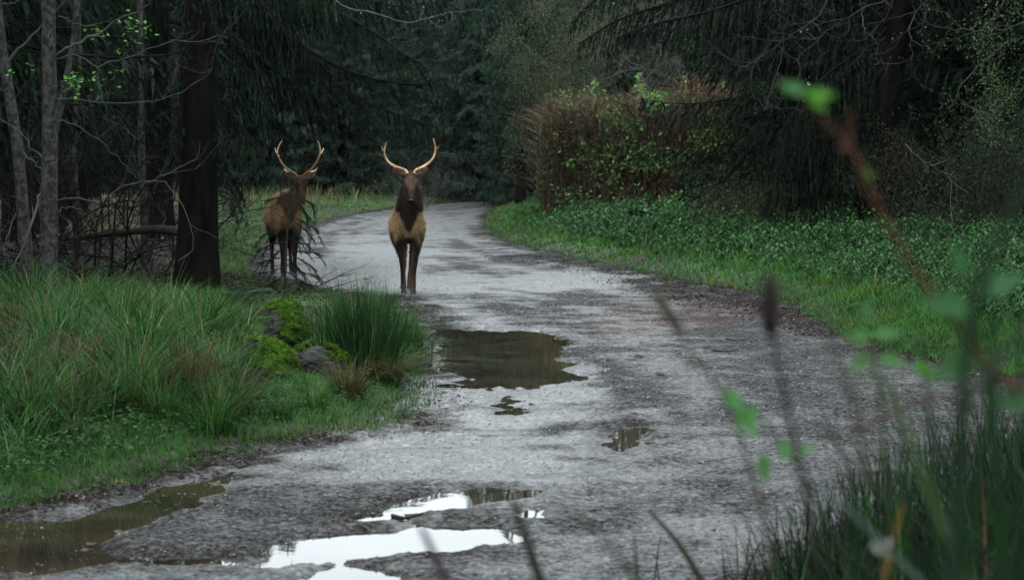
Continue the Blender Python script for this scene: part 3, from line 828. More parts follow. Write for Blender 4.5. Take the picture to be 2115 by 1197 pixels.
# ------------------------------------------------------------------ bare twigs and broadleaf trees
def grow(bag, p, d, ln, r, depth, col, kids=4, wander=.25, grav=0.0, k=3, tips=None, spread=.7, up=.1):
    n = 7 if depth else 5
    pts = [np.array(p, float)]; d = norm(np.array(d, float))
    st = ln / (n - 1)
    for i in range(n - 1):
        d = norm(d + rng.normal(size=3) * wander + np.array([0, 0, up - grav]))
        pts.append(pts[-1] + d * st)
    pts = np.array(pts)
    tube(bag, pts, np.linspace(r, r * (.45 if depth else .25), n), col, k)
    if tips is not None and depth <= 1: tips.extend([pts[-1], pts[-2], pts[n // 2]])
    if depth > 0:
        for j in range(kids):
            u = .25 + .7 * (j + rng.random()) / kids
            i = min(int(u * (n - 1)), n - 2)
            dd = norm(norm(pts[i + 1] - pts[i]) + rng.normal(size=3) * spread)
            grow(bag, pts[i], dd, ln * (.45 + .25 * rng.random()), r * .5, depth - 1, col, kids, wander, grav, 3, tips, spread, up)

def tip_leaves(bag, tips, per, size, cols, wts, scatter=.12):
    t = np.repeat(np.array(tips), per, 0); n = len(t)
    p = t + rng.normal(size=(n, 3)) * scatter
    d = rng.normal(size=(n, 3)); d[:, 2] -= .3
    leaves(bag, p, d, rng.normal(size=(n, 3)) * .5 + (0, 0, 1), size * (.6 + .7 * rng.random(n)), size * .6, mixtint(n, cols, wts))

# tangle of lichened broadleaf trees behind the thicket
BL = [(1165, 86, 9.8, (.05, .062, .036)), (1250, 90, 10, (.07, .085, .06)), (1330, 86, 9.5, (.09, .09, .075)), (1410, 92, 10, (.09, .09, .075)), (1490, 86, 9.5, (.09, .08, .07)), (1570, 84, 9, (.07, .06, .05)), (1150, 80, 7.5, (.05, .06, .036))]
BLL = ['leafy lichened tree at the thicket\'s corner above the road bend', 'second grey bare tree from the bend behind the thicket', 'grey bare tree behind the middle of the thicket', 'tangled bare tree behind the right half of the thicket',
       'bare tree with brownish twigs over the thicket\'s right end', 'bare tree half lost in the dark beside the drooping spruce', 'low pale-leaved tree just over the thicket\'s top corner']
for k, (px, D, hh, c) in enumerate(BL):
    x = (px - CX) / FPX * D; o = empty('broadleaf_tree', (x, D, gz(x, D)))
    tag(o, BLL[k], 'tree', 'bare broadleaf trees behind the thicket')
    b, lv, tips = Bag(), Bag(), []
    tk = Bag(); tp = smooth_path([(0, 0, 0), (.2, 0, 2), (-.1, .2, hh * .6), (.2, 0, hh)], 10); tube(tk, tp, np.linspace(.13, .03, 10), (1, 1, 1), 7, .2)
    for j in range(16):
        z = 1.0 + (hh - 1.5) * j / 16; a = j * 2.4
        grow(b, (0, 0, z), (math.cos(a), math.sin(a), .55), 2.3, .03, 2, c, 5, .22, .02, 3, tips, .75)
    link('trunk', tk.mesh('trunk', M['bark_alder'], True), o); link('branches', b.mesh('branches', M['twig']), o)['kind'] = 'stuff'
    if k in (0, 6): tip_leaves(lv, tips, 7, .085, [(.06, .08, .035), (.10, .10, .06)], [2, 1], .22)
    else: tip_leaves(lv, tips, 1, .06, [(.08, .10, .05), (.11, .08, .055)], [1, 1], .2)
    link('crown', lv.mesh('crown', M['leaf']), o)
# spindly bare shrub behind the front elk's antlers
x, D = (868 - CX) / FPX * 88, 88
o = empty('bare_shrub', (x, D, gz(x, D))); tag(o, 'grey leafless shrub standing behind the antlers of the front elk', 'shrub')
b = Bag()
for j in range(12):
    a = j * 2.4; grow(b, (math.cos(a) * .3, math.sin(a) * .3, 0), (math.cos(a) * .5, math.sin(a) * .5, 1), 1.9, .016, 2, (.055, .052, .048), 5, .2, 0, 3, None, .6)
link('branches', b.mesh('branches', M['twig']), o)

# ------------------------------------------------------------------ bramble thicket
def thicket():
    o = empty('bramble_thicket', (4.6, 70, gz(4.6, 70))); z0 = gz(4.6, 70)
    tag(o, 'high rusty brown bramble thicket threaded with fresh green vines right of the bend', 'thicket')
    def pt(n, front=False):
        px = np.where(rng.random(n) < .10, 1120 + 50 * rng.random(n), rng.random(n) * 440 + 1138) + rng.normal(size=n) * 7; D = 66.5 + rng.random(n) ** (2.2 if front else 1) * 7 + (px - 1320) ** 2 / 90000 * 3
        D = D - .009 * (px - 1100)
        return px, D
    topz = lambda px: np.interp(px, [1100, 1130, 1170, 1300, 1400, 1500, 1580], [3.0, 3.9, 4.2, 4.2, 4.5, 4.5, 4.2]) + (fbm(px / 24., px * 0 + 1.5, 4, 71) - .5) * 2.0
    bag = Bag()
    n = 14000
    px, D = pt(n); X = (px - CX) / FPX * D; H = topz(px)
    zz = z0 + H * rng.random(n) ** .6 * .78
    ln = np.minimum(.4 + rng.random(n) * 1.2, H * 1.05 - (zz - z0))
    ln = np.clip(ln, .15, 2)
    blades(bag, np.stack([X, D, zz], 1), ln, .018 + .016 * rng.random(n), rng.random(n) * 2.0, mixtint(n, [(.15, .092, .062), (.19, .145, .095), (.06, .044, .032), (.14, .135, .105), (.06, .08, .035)], [4, 3, 4, 1.5, 1.5], .45), seg=3, curl=.7)
    n = 900
    px, D = pt(n, True); X = (px - CX) / FPX * D; H = topz(px)
    blades(bag, np.stack([X, D, np.full(n, z0)], 1), H * (.5 + .5 * rng.random(n)), .028, rng.random(n) * .22, mixtint(n, [(.06, .035, .025), (.05, .038, .028)], [1, 1]), seg=5, curl=.9)
    c = link('canes', bag.mesh('canes', M['twig']), o); c.matrix_parent_inverse = Matrix.Translation(-o.location); c['kind'] = 'stuff'
    bag = Bag()
    n = 26000
    px, D = pt(n, True); X = (px - CX) / FPX * D; H = topz(px); z = z0 + .1 + H * rng.random(n) * .95
    green = fbm(px / 45., z * 1.6, 3, 81)
    band = np.exp(-((px - 1370 + (z - z0 - 2.2) * 18) / 120) ** 2)
    pg = np.clip((green - .40) * 5, 0, 1) * (.20 + .95 * band) * np.clip(1.35 - (z - z0) / 4.8, .15, 1)
    isg = rng.random(n) < pg
    cb = mixtint(n, [(.11, .065, .04), (.06, .042, .03), (.09, .09, .04)], [3, 3, 2], .4)
    cg = mixtint(n, [(.075, .17, .045), (.13, .26, .075), (.24, .38, .16)], [4, 3, 1], .3)
    keep = isg | (rng.random(n) < .6)
    col = np.where(isg[:, None], cg, cb)[keep]; m = keep.sum()
    pts = np.stack([X, D - .15 * isg, z], 1)[keep]
    d = rng.normal(size=(m, 3)); d[:, 2] -= .5
    leaves(bag, pts, d, rng.normal(size=(m, 3)) * .5 + (0, -.6, 1), np.where(isg[keep], .13, .085) * (.6 + .7 * rng.random(m)), .075, col)
    c = link('leaves', bag.mesh('leaves', M['leaf']), o); c.matrix_parent_inverse = Matrix.Translation(-o.location); c['kind'] = 'stuff'
    # pale vines hanging down the face
    for pl in [[(1240, 325), (1265, 360), (1275, 400), (1310, 435)], [(1310, 305), (1325, 340), (1330, 370)], [(1325, 195), (1350, 210), (1375, 225), (1400, 250)], [(1170, 335), (1215, 325), (1250, 320), (1290, 330)],
               [(1420, 330), (1460, 300), (1480, 260), (1450, 230)], [(1200, 290), (1230, 310), (1290, 300)], [(1370, 380), (1400, 350), (1440, 340)], [(1500, 420), (1470, 380), (1480, 340)]]:
        D = 66.0 + random.random() * .5
        q = smooth_path([P(a, b, D) for a, b in pl], 24) + rng.normal(size=(24, 3)) * .03
        vb = Bag(); tube(vb, q - np.array(o.location), .02, (.13, .26, .07), 4)
        nn = 40; i = rng.integers(0, 24, nn)
        pp = q[i] - np.array(o.location) + rng.normal(size=(nn, 3)) * .05
        leaves(vb, pp, rng.normal(size=(nn, 3)) - (0, 0, .5), (rng.normal(size=(nn, 3)) * .3 + (0, -.5, 1)), .17, .11, mixtint(nn, [(.12, .28, .05), (.18, .36, .10)], [1, 1]))
        link('vine', vb.mesh('vine', M['leaf']), o)
thicket()

# ------------------------------------------------------------------ grass and nettles
def scatter_px(n, x0, x1, y0, y1, keep):
    """ground positions, denser near the camera, over the stretch of bank that the photo covers"""
    px = x0 + rng.random(n) * (x1 - x0); py = y0 + rng.random(n) * (y1 - y0)
    v = (CY - py) / FPX
    sl = (v * math.cos(TH) - math.sin(TH)) / (v * math.sin(TH) + math.cos(TH))
    D = HCAM / -sl
    for _ in range(12): D = (HCAM - zb(D) * 1.0) / -sl * .5 + D * .5
    X = (px - CX) / FPX * D
    k = keep(px, py, X, D)
    return X[k], D[k], px[k], py[k]
GR = [(.026, .105, .014), (.050, .165, .022), (.012, .048, .009), (.09, .17, .04)]
def grass_patch(name, n, x0, x1, y0, y1, keep, hfun, cols=GR, wts=(4, 3, 3, 1), wid=.005, lean=.5, seg=2, label='', thin=.00045, dead=False):
    X, Y, px, py = scatter_px(n, x0, x1, y0, y1, keep)
    Z = hgt(X, Y) - .01
    bag = Bag()
    c = mixtint(len(X), cols, wts, .3)
    patch = fbm(X * .9, Y * .6, 3, 91)[:, None]
    c = c * (.65 + .7 * patch) * np.where(patch > .62, [[1.25, 1.0, .8]], [[1, 1, 1]])
    if dead:
        dp = (fbm(X * 1.1 + 7, Y * .8, 3, 92) > .56 + .1 * rng.random(len(X)))
        c = np.where(dp[:, None], mixtint(len(X), [(.05, .035, .016), (.09, .055, .025), (.02, .035, .012)], [3, 1, 3], .35), c)
    hh = hfun(X, Y, px, py) * (.55 + .7 * rng.random(len(X)))
    blades(bag, np.stack([X, Y, Z], 1), hh, np.maximum(wid, Y * thin) * (.7 + .6 * rng.random(len(X))), lean * (.3 + rng.random(len(X))), c, seg=seg, curl=.8)
    o = link(name, bag.mesh(name, M['grass'])); tag(o, label, 'grass', None, 'stuff'); return o

left = lambda X, Y: X < -.2 - .02 * Y
sdL = lambda X, Y: road_sd(X, Y)
grass_patch('short_grass', 85000, -250, 930, 575, 1075, lambda px, py, X, Y: (sdL(X, Y) > -.22) & left(X, Y) & (rng.random(len(X)) < sstep(sdL(X, Y) + (fbm(X * 5, Y * 4, 2, 7) - .5) * .5, -.22, .1)) & ((px > 480) | (py > 640)),
            lambda X, Y, px, py: (.06 + .10 * sstep(sdL(X, Y), 0, 1.0)) * np.where((px > 470) & (px < 730) & (py < 850), .5, 1), label='short bright grass fringing the left bank by the puddles', wid=.0045, seg=2)
grass_patch('long_grass', 10000, -250, 520, 690, 1000, lambda px, py, X, Y: (sdL(X, Y) > .45) & left(X, Y) & (Y < 21) & (fbm(X * 1.6, Y * 1.1, 3, 95) > .40 + .12 * rng.random(len(X))),
            lambda X, Y, px, py: .22 + .40 * fbm(X * 1.1, Y * .8, 2, 96), label='long arching green grass filling the left bank', dead=True, wid=.009, lean=.75, seg=4,
            cols=[(.020, .082, .013), (.042, .145, .024), (.008, .032, .008), (.14, .23, .10), (.10, .06, .028)], wts=(5, 4, 5, 1.1, .8))
# bank turf, right side of the road
rb = lambda X, Y: (~left(X, Y))
grass_patch('verge_grass', 230000, 990, 2300, 405, 860, lambda px, py, X, Y: (sdL(X, Y) > -.2) & rb(X, Y) & (sdL(X, Y) < 3.2 + Y * .03) & (Y > 9.5) & (rng.random(len(X)) < sstep(sdL(X, Y) + (fbm(X * 4, Y * 3, 2, 7) - .5) * .6, -.25, .1)),
            lambda X, Y, px, py: .07 + .16 * sstep(sdL(X, Y), .0, 1.5), label='bright fine grass edging the far side of the road below the nettles', wid=.004, seg=2, thin=.00055,
            cols=[(.030, .118, .020), (.050, .155, .028), (.018, .070, .016), (.11, .12, .03)], wts=(5, 4, 2, .8))
# lawn beyond the bend
grass_patch('lawn', 60000, 430, 1120, 392, 575, lambda px, py, X, Y: (sdL(X, Y) > .0) & (Y > 31) & (X < .02 * Y), lambda X, Y, px, py: .09 + .05 * fbm(X * .5, Y * .3, 2, 97),
            label='mown-looking green lawn between the far road and the spruces', wid=.01, seg=1, thin=.0006, cols=[(.045, .10, .028), (.06, .125, .032), (.10, .13, .05)], wts=(4, 4, 1))
# pale rank grass at the foot of the forest wall
grass_patch('rank_grass', 26000, 420, 1060, 383, 398, lambda px, py, X, Y: (Y > 78) & (sdL(X, Y) > 1.5), lambda X, Y, px, py: .35 + .75 * fbm(X * .35, Y * .2, 2, 98),
            label='pale straw and green rank grass along the foot of the far spruces', wid=.02, seg=2, thin=.0006, lean=.5, cols=[(.17, .15, .085), (.11, .14, .06), (.06, .10, .04), (.15, .085, .045)], wts=(4, 4, 3, 1.5))
grass_patch('rank_grass', 20000, 150, 400, 388, 480, lambda px, py, X, Y: (Y > 48) & (X < -6.5) & (fbm(px / 22., py * 0 + 2, 3, 5) > .36), lambda X, Y, px, py: .3 + .5 * fbm(X * .35, Y * .2, 2, 98),
            label='pale straw grass glimpsed between the trunks of the left woods', wid=.03, seg=2, thin=.0006, lean=.5, cols=[(.21, .20, .14), (.13, .15, .08), (.10, .07, .04)], wts=(4, 4, 1))

def nettles():
    X, Y, px, py = scatter_px(15000, 1000, 2350, 408, 800, lambda px, py, X, Y: (sdL(X, Y) > .75 + .5 * fbm(X, Y, 2, 77)) & rb(X, Y) & (Y > 10.5) & (Y < 105) & (X < .30 * Y + 1))
    # and the belt behind, hidden from a purely ground-based spread
    n2 = 6500; Y2 = 20 + rng.random(n2) * 45; X2 = (1010 + rng.random(n2) * 1200 - CX) / FPX * Y2
    k = (sdL(X2, Y2) > 1.2) & (X2 > 0); X = np.concatenate([X, X2[k]]); Y = np.concatenate([Y, Y2[k]])
    n = len(X); Z = hgt(X, Y)
    s = sdL(X, Y)
    hh = (.14 + .40 * sstep(s, .6, 3.0)) * (.25 + 1.3 * fbm(X * .9, Y * .7, 3, 78)) * (.7 + .6 * rng.random(n))
    bag = Bag(); sb = Bag()
    lean = rng.normal(size=(n, 2)) * .12
    B = np.stack([X, Y, Z], 1)
    top = B + np.stack([lean[:, 0] * hh, lean[:, 1] * hh, hh], 1)
    blades(sb, B, hh, .006, np.abs(lean[:, 0]), tint(n, (.035, .05, .025), .3), seg=1)
    for j in range(7):
        u = .35 + .65 * j / 6
        for sg in (0, math.pi):
            a = rng.random(n) * .4 + (j % 2) * math.pi / 2 + sg + np.arange(n) * 1.7
            d = np.stack([np.cos(a), np.sin(a), -.25 - .7 * rng.random(n)], 1)
            pp = B * (1 - u) + top * u
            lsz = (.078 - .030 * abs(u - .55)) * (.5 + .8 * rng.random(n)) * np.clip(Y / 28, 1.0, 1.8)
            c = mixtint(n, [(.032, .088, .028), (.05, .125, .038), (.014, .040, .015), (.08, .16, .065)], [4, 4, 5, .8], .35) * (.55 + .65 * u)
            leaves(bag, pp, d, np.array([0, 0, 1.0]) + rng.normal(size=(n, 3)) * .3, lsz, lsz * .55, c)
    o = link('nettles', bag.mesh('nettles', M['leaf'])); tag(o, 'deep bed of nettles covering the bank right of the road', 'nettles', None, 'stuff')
    o = link('nettle_stems', sb.mesh('nettle_stems', M['grass'])); tag(o, 'thin upright stems inside the nettle bed on the right bank', 'nettles', None, 'stuff')
nettles()
def dead_stems():
    n = 420; Y = 12 + rng.random(n) * 45; X = (1010 + rng.random(n) * 1250 - CX) / FPX * Y; k = (sdL(X, Y) > .9) & (X > 0); X, Y = X[k], Y[k]; n = len(X); b = Bag()
    blades(b, np.stack([X, Y, hgt(X, Y)], 1), .4 + .5 * rng.random(n), .009 + .006 * rng.random(n), rng.random(n) * .8, mixtint(n, [(.05, .035, .025), (.16, .14, .10), (.02, .016, .013), (.09, .15, .05)], [3, 1.2, 3, 2]), seg=4, curl=.8)
    tag(link('dead_stems', b.mesh('dead_stems', M['twig'])), 'dead and coarse stems sticking out of the nettle bed', 'stems', None, 'stuff')
dead_stems()

# ------------------------------------------------------------------ clumps on the left bank
def tussock_mesh(name, n, h, spread, cols, wts, wid=.0085, lean=.6, seg=4, curl=.9, azs=.6):
    bag = Bag()
    a = rng.random(n) * 6.283; r = spread * rng.random(n) ** .6 * (.6 + .8 * vnoise(a * 1.3 + n, a * 0, 5))
    B = np.stack([np.cos(a) * r, np.sin(a) * r, np.zeros(n) - .03], 1)
    az = a + rng.normal(size=n) * azs
    hh = h * (.35 + .7 * rng.random(n)) * (.75 + .5 * vnoise(a * 1.1 + n, a * 0, 3))
    blades(bag, B, hh, wid * (.6 + .7 * rng.random(n)), lean * (.15 + rng.random(n)), mixtint(n, cols, wts, .3), seg=seg, curl=curl * 1.0, az=az)
    m = n // 9; blades(bag, B[:m], hh[:m] * .8, wid, .9 + rng.random(m) * .7, mixtint(m, cols, wts, .3), seg=seg, curl=1.5)
    return bag.mesh(name, M['grass'])
TG = [(.022, .090, .015), (.050, .160, .026), (.009, .036, .008), (.15, .17, .08), (.12, .07, .03)]
TB = [(.05, .05, .02), (.085, .045, .02), (.035, .05, .018), (.14, .09, .04)]
tm = [tussock_mesh('tussock', 330, .62, .17, TG, [5, 4, 3, 1.2, .6]), tussock_mesh('tussock', 280, .52, .15, TG, [3, 5, 3, .8, .8]), tussock_mesh('tussock', 300, .5, .16, TB, [3, 4, 3, 1])]
TS = [(470, 885, 1, .75, 'low tussock on the turf nearest the middle of the mud margin'), (580, 885, 0, .4, 'ragged tuft before the front mossy rock'), (650, 872, 1, .5, 'ragged tuft below the slab rock'), (720, 842, 2, .7, 'tawny tuft between the rush clump and the mud'), (440, 905, 0, .8, 'tussock at the foot of the brownish dying one'), (700, 745, 1, .8, 'loose grass tuft between the slab rock and the rush clump'), (715, 700, 1, .9, 'grass tuft behind the left side of the rush clump'), (845, 720, 1, .7, 'grass tuft at the very edge of the broad dark puddle'), (800, 800, 1, .75, 'tuft leaning over the mud in front of the rush clump'), (850, 770, 0, .55, 'small tuft right of the rush clump, above the wet mud'), (770, 680, 1, 1.0, 'tuft showing behind the top of the rush clump'), (830, 690, 1, .8, 'tuft behind the lower rush clump by the puddle'), (20, 880, 1, 1.0, 'dense tussock behind the one nearest the left frame edge'), (330, 900, 1, .8, 'short tussock at the mud margin below the brownish one'), (170, 830, 2, 1.0, 'tan-streaked tussock among green ones midway along the left bank'), (300, 830, 0, 1.15, 'full tussock left of the brownish dying one'),
      (90, 740, 1, 1.1, 'tussock before the alder stems, second from the frame edge'), (150, 730, 0, 1.2, 'tall tussock right under the upright alder'), (275, 730, 0, 1.0, 'tussock wrapped round the bright fern'), (438, 770, 0, .85, 'tussock with blades brushing the big mossy rock'), (60, 930, 0, 1.0, 'green tussock nearest the left frame edge above the mud'), (165, 905, 1, 1.1, 'thick green tussock second along the front of the left bank'), (270, 890, 0, 1.1, 'tall green tussock overhanging the red leaf by the brown puddle'),
      (385, 868, 2, 1.15, 'brownish dying tussock left of the mossy rocks'), (465, 850, 1, .9, 'dark slim tussock close left of the front mossy rock'), (120, 790, 0, 1.2, 'arching tussock midway up the left bank'),
      (250, 775, 0, 1.25, 'bright tussock below the fern on the left bank'), (345, 770, 1, 1.25, 'fountain-like tussock right of the fern'), (420, 780, 0, 1.15, 'tussock with long pale blades leaning towards the mossy rocks'),
      (30, 760, 2, 1.1, 'rusty tussock at the left frame edge'), (205, 700, 1, 1.2, 'tussock with straw-coloured tips below the pale alders'), (330, 720, 2, 1.0, 'brown-tinged tussock in front of the big dark trunk'),
      (60, 700, 0, 1.2, 'tussock at the foot of the leaning alder'), (625, 848, 1, .4, 'small tussock at the foot of the front mossy rock'), (700, 840, 1, .45, 'small tussock on the turf under the low dark rock')]
for px, py, v, s, lab in TS:
    q = on_ground(px, py)
    o = link('grass_tussock', tm[v], None, tuple(q)); o.scale = (s, s, s * (.9 + .2 * random.random())); o.rotation_euler = (0, 0, px * .37)
    tag(o, lab, 'grass tussock', 'grass tussocks on the left bank')
# rush clump at the tip of the promontory
for px, py, n, h, sp, lab in [(748, 796, 1150, .84, .36, 'tall dark green rush clump at the right tip of the grassy bank'), (818, 762, 900, .42, .27, 'lower green rush clump beside the big dark puddle')]:
    q = on_ground(px, py)
    o = empty('rush_clump', tuple(q)); tag(o, lab, 'rushes')
    link('stems', tussock_mesh('stems', n, h, sp, [(.010, .034, .010), (.024, .066, .016), (.012, .036, .015), (.07, .11, .035)], [4, 3, 3, .7], .0085, .26, 4, .7, 1.5), o)['kind'] = 'stuff'
    dm = tussock_mesh('dead_stems', 170, h * .45, sp * .7, [(.14, .075, .03), (.09, .05, .022)], [1, 1], .006, 1.2, 4, 1.3)
    d = link('dead_stems', dm, o); d.location = (.12, -.2, .05); d['kind'] = 'stuff'

# ferns
def fern(px, py, s, lab, n=9, col=(.055, .13, .025)):
    q = on_ground(px, py); o = empty('fern', tuple(q)); tag(o, lab, 'fern')
    for i in range(n):
        a = i * 6.283 / n + .3; ln = s * (.8 + .35 * random.random())
        t = np.linspace(0, 1, 26)
        mid = np.stack([np.cos(a) * ln * t * .85, np.sin(a) * ln * t * .85, ln * (.95 * t - .62 * t ** 2.2)], 1)
        b = Bag(); tube(b, mid, .003, (.05, .06, .02), 3)
        T = norm(np.gradient(mid, axis=0)); sd = norm(np.cross(T, (0, 0, 1)))
        for sg in (-1, 1):
            w_ = ln * .30 * np.sin(np.pi * np.clip(t * .92 + .08, 0, 1)) ** .8
            leaves(b, mid[2:], (sd * sg + T * .35 - np.array([0, 0, .15]))[2:], np.array([0, 0, 1.0]) + T[2:] * 0, w_[2:] + .01, ln * .05, tint(24, col, .2))
        link('frond', b.mesh('frond', M['leaf']), o)
fern(250, 735, .5, 'bright green fern among the long grass of the left bank')
fern(300, 690, .42, 'fern standing in shade just before the big dark trunk', 7, (.03, .07, .022))
fern(500, 660, .4, 'dark fern in the litter right of the big trunk', 7, (.02, .04, .018))
fern(550, 705, .25, 'little fern left of the topmost mossy rock', 8, (.05, .10, .03))

# mossy rocks
def rock(px, py, dims, lab, seed, moss=.5, tilt=0):
    q = on_ground(px, py); rs = np.random.default_rng(seed)
    bm = bmesh.new(); bmesh.ops.create_icosphere(bm, subdivisions=5, radius=1)
    off = rs.random(3) * 40; fl = []
    for v in bm.verts:
        c = np.array(v.co); n_ = c / np.linalg.norm(c)
        d = 1 + .34 * (float(fbm(np.array(n_[0] * 1.3 + off[0]), np.array(n_[2] * 1.3 + n_[1] + off[1]), 3, seed)) - .5) + .22 * (float(fbm(np.array(n_[0] * 4 + off[2]), np.array(n_[2] * 4 + n_[1] * 3), 3, seed + 3)) - .5)
        v.co = Vector((n_[0] * d * dims[0], n_[1] * d * dims[1], n_[2] * d * dims[2]))
    me = bpy.data.meshes.new('mossy_rock'); bm.normal_update()
    vs_ = np.array([v.co for v in bm.verts]); ns = np.array([v.normal for v in bm.verts]); fs = np.array([[v.index for v in f.verts] for f in bm.faces])
    bm.to_mesh(me); bm.free(); me.materials.append(M['rock'])
    me.polygons.foreach_set('use_smooth', np.ones(len(me.polygons), bool))
    o = link('mossy_rock', me, None, (q[0], q[1], q[2] + dims[2] * .5)); o.rotation_euler = (0, tilt, 0)
    tag(o, lab, 'rock', 'mossy rocks on the left promontory')
    k = ns[:, 2] * .75 + .30 * ns[:, 0] + (fbm(vs_[:, 0] * 9 + seed, vs_[:, 2] * 9 + vs_[:, 1] * 6, 3, 15) - .5) * 1.1
    ok = k > (1 - moss) * .85
    fm = ok[fs].all(1)
    vm = vs_ + ns * (.012 + .02 * fbm(vs_[:, 0] * 30, vs_[:, 1] * 30 + vs_[:, 2] * 30, 2, 4)[:, None]) - ns * np.where(ok, 0, .03)[:, None]
    f = fs[fm]; used = np.unique(f); mp = np.zeros(len(vs_), int); mp[used] = np.arange(len(used))
    mo = mesh_np('moss', vm[used], mp[f], M['mossbase'], None, True); mc = link('moss', mo, o)
    b = Bag(); i = rng.choice(used, 5200); n = len(i)
    d = ns[i] + rng.normal(size=(n, 3)) * .7
    flakes(b, vm[i] + rng.normal(size=(n, 3)) * .006 - ns[i] * .004, d, .010 + .018 * rng.random(n), .005, mixtint(n, [(.085, .17, .010), (.040, .095, .008), (.16, .26, .022), (.014, .032, .005)], [4, 4, 1.2, 4], .35))
    link('moss_tufts', b.mesh('moss_tufts', M['moss']), mc)
    return o
rock(548, 834, (.215, .18, .20), 'largest mossy rock, nearest the grass, with a notch in its glowing green cap', 5, .82, .25)
rock(588, 782, (.175, .16, .19), 'round bare-faced rock rimmed with moss behind the largest one', 8, .70, .2)
rock(662, 812, (.25, .16, .13), 'low dark slab-like rock with moss only on its right tip', 12, .22, .25)
rock(582, 694, (.20, .16, .13), 'topmost small rock of the group with a flat yellow-green cap', 17, .8)

# broad small herbs over the mound and margins
def herbs(name, n, x0, x1, y0, y1, keep, cols, wts, label, size=.035, hh=.14, layers=5):
    X, Y, px, py = scatter_px(n, x0, x1, y0, y1, keep); n = len(X); B = np.stack([X, Y, hgt(X, Y)], 1); bag = Bag()
    for j in range(layers):
        u = (j + rng.random(n)) / layers
        a = rng.random(n) * 6.283; d = np.stack([np.cos(a), np.sin(a), .2 - .5 * rng.random(n)], 1)
        pp = B + np.stack([np.cos(a) * .03, np.sin(a) * .03, hh * u * (.5 + rng.random(n))], 1)
        leaves(bag, pp, d, np.array([0, 0, 1.0]) + rng.normal(size=(n, 3)) * .35, size * (.6 + .8 * rng.random(n)), size * .55, mixtint(n, cols, wts, .3))
    tag(link(name, bag.mesh(name, M['leaf'])), label, 'herbs', None, 'stuff')
herbs('low_herbs', 9000, -250, 880, 620, 1040, lambda px, py, X, Y: (sdL(X, Y) > .3) & left(X, Y) & (fbm(X * 2, Y * 1.4, 3, 66) > .5) & ~((px > 470) & (px < 730) & (py < 850)), [(.035, .085, .03), (.05, .11, .035), (.03, .06, .022)], [3, 3, 2], 'low leafy herbs filling the gaps of the left bank')
herbs('leaf_litter', 9000, 330, 860, 585, 760, lambda px, py, X, Y: (sdL(X, Y) > .25) & left(X, Y) & (fbm(X * 1.5, Y * 1.1, 3, 67) > .42), [(.035, .022, .014), (.07, .035, .018), (.16, .06, .02), (.02, .035, .014)], [5, 3, .5, 4], 'dead brown leaves and debris on the mound around the rocks', .04, .05, 3)
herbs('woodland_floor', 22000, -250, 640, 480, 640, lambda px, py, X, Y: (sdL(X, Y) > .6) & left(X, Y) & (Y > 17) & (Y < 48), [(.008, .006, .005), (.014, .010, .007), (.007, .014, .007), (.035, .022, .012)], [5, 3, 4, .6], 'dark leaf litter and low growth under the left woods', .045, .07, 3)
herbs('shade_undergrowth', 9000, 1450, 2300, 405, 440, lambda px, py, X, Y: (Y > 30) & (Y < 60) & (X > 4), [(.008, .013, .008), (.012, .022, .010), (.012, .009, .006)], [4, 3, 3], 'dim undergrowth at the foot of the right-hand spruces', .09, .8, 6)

# ------------------------------------------------------------------ pale alders of the left woods
def alder(pl, D, r0, lab, limbs, leafspots):
    pts = [P(a, b, D) for a, b in pl]; base = pts[0].copy(); base[2] = H1(base[0], base[1]) - .05; pts[0] = base
    o = empty('alder_tree', tuple(base)); tag(o, lab, 'tree', 'pale alders of the left woods')
    q = smooth_path(pts, 26) - base; tb = Bag(); u = np.linspace(0, 1, 26)
    tube(tb, q, r0 * (1 - .45 * u) * (1 + .3 * np.exp(-u * 30)), (1, 1, 1), 14, .10); link('trunk', tb.mesh('trunk', M['bark_alder'], True), o)
    for pl2, r, dd, kk in limbs:
        n = len(pl2); pp = smooth_path([P(a, b, D + dd * i / n) - base for i, (a, b) in enumerate(pl2)], 18)
        pp[1:] += rng.normal(size=(17, 3)) * .012
        b = Bag(); tube(b, pp, np.linspace(r, max(.0035, r * .3), 18), (.065, .065, .06), 5, .2)
        for j in range(kk):
            i = rng.integers(4, 17); grow(b, pp[i], norm(pp[i] - pp[i - 1]) + rng.normal(size=3) * .6, .35 + .6 * rng.random(), .0028, 1, (.06, .058, .053), 3, .22, .02)
        link('branch', b.mesh('branch', M['twig']), o)
    for (a, b_, m) in leafspots:
        c = P(a, b_, D) - base; lb = Bag(); pp = c + rng.normal(size=(m, 3)) * (.06, .06, .035)
        leaves(lb, pp, rng.normal(size=(m, 3)) * (1, 1, .4), np.array([0, -.5, 1.0]) + rng.normal(size=(m, 3)) * .4, .06, .045, mixtint(m, [(.07, .19, .035), (.10, .25, .05)], [1, 1]))
        link('leaf_cluster', lb.mesh('leaf_cluster', M['leaf']), o)
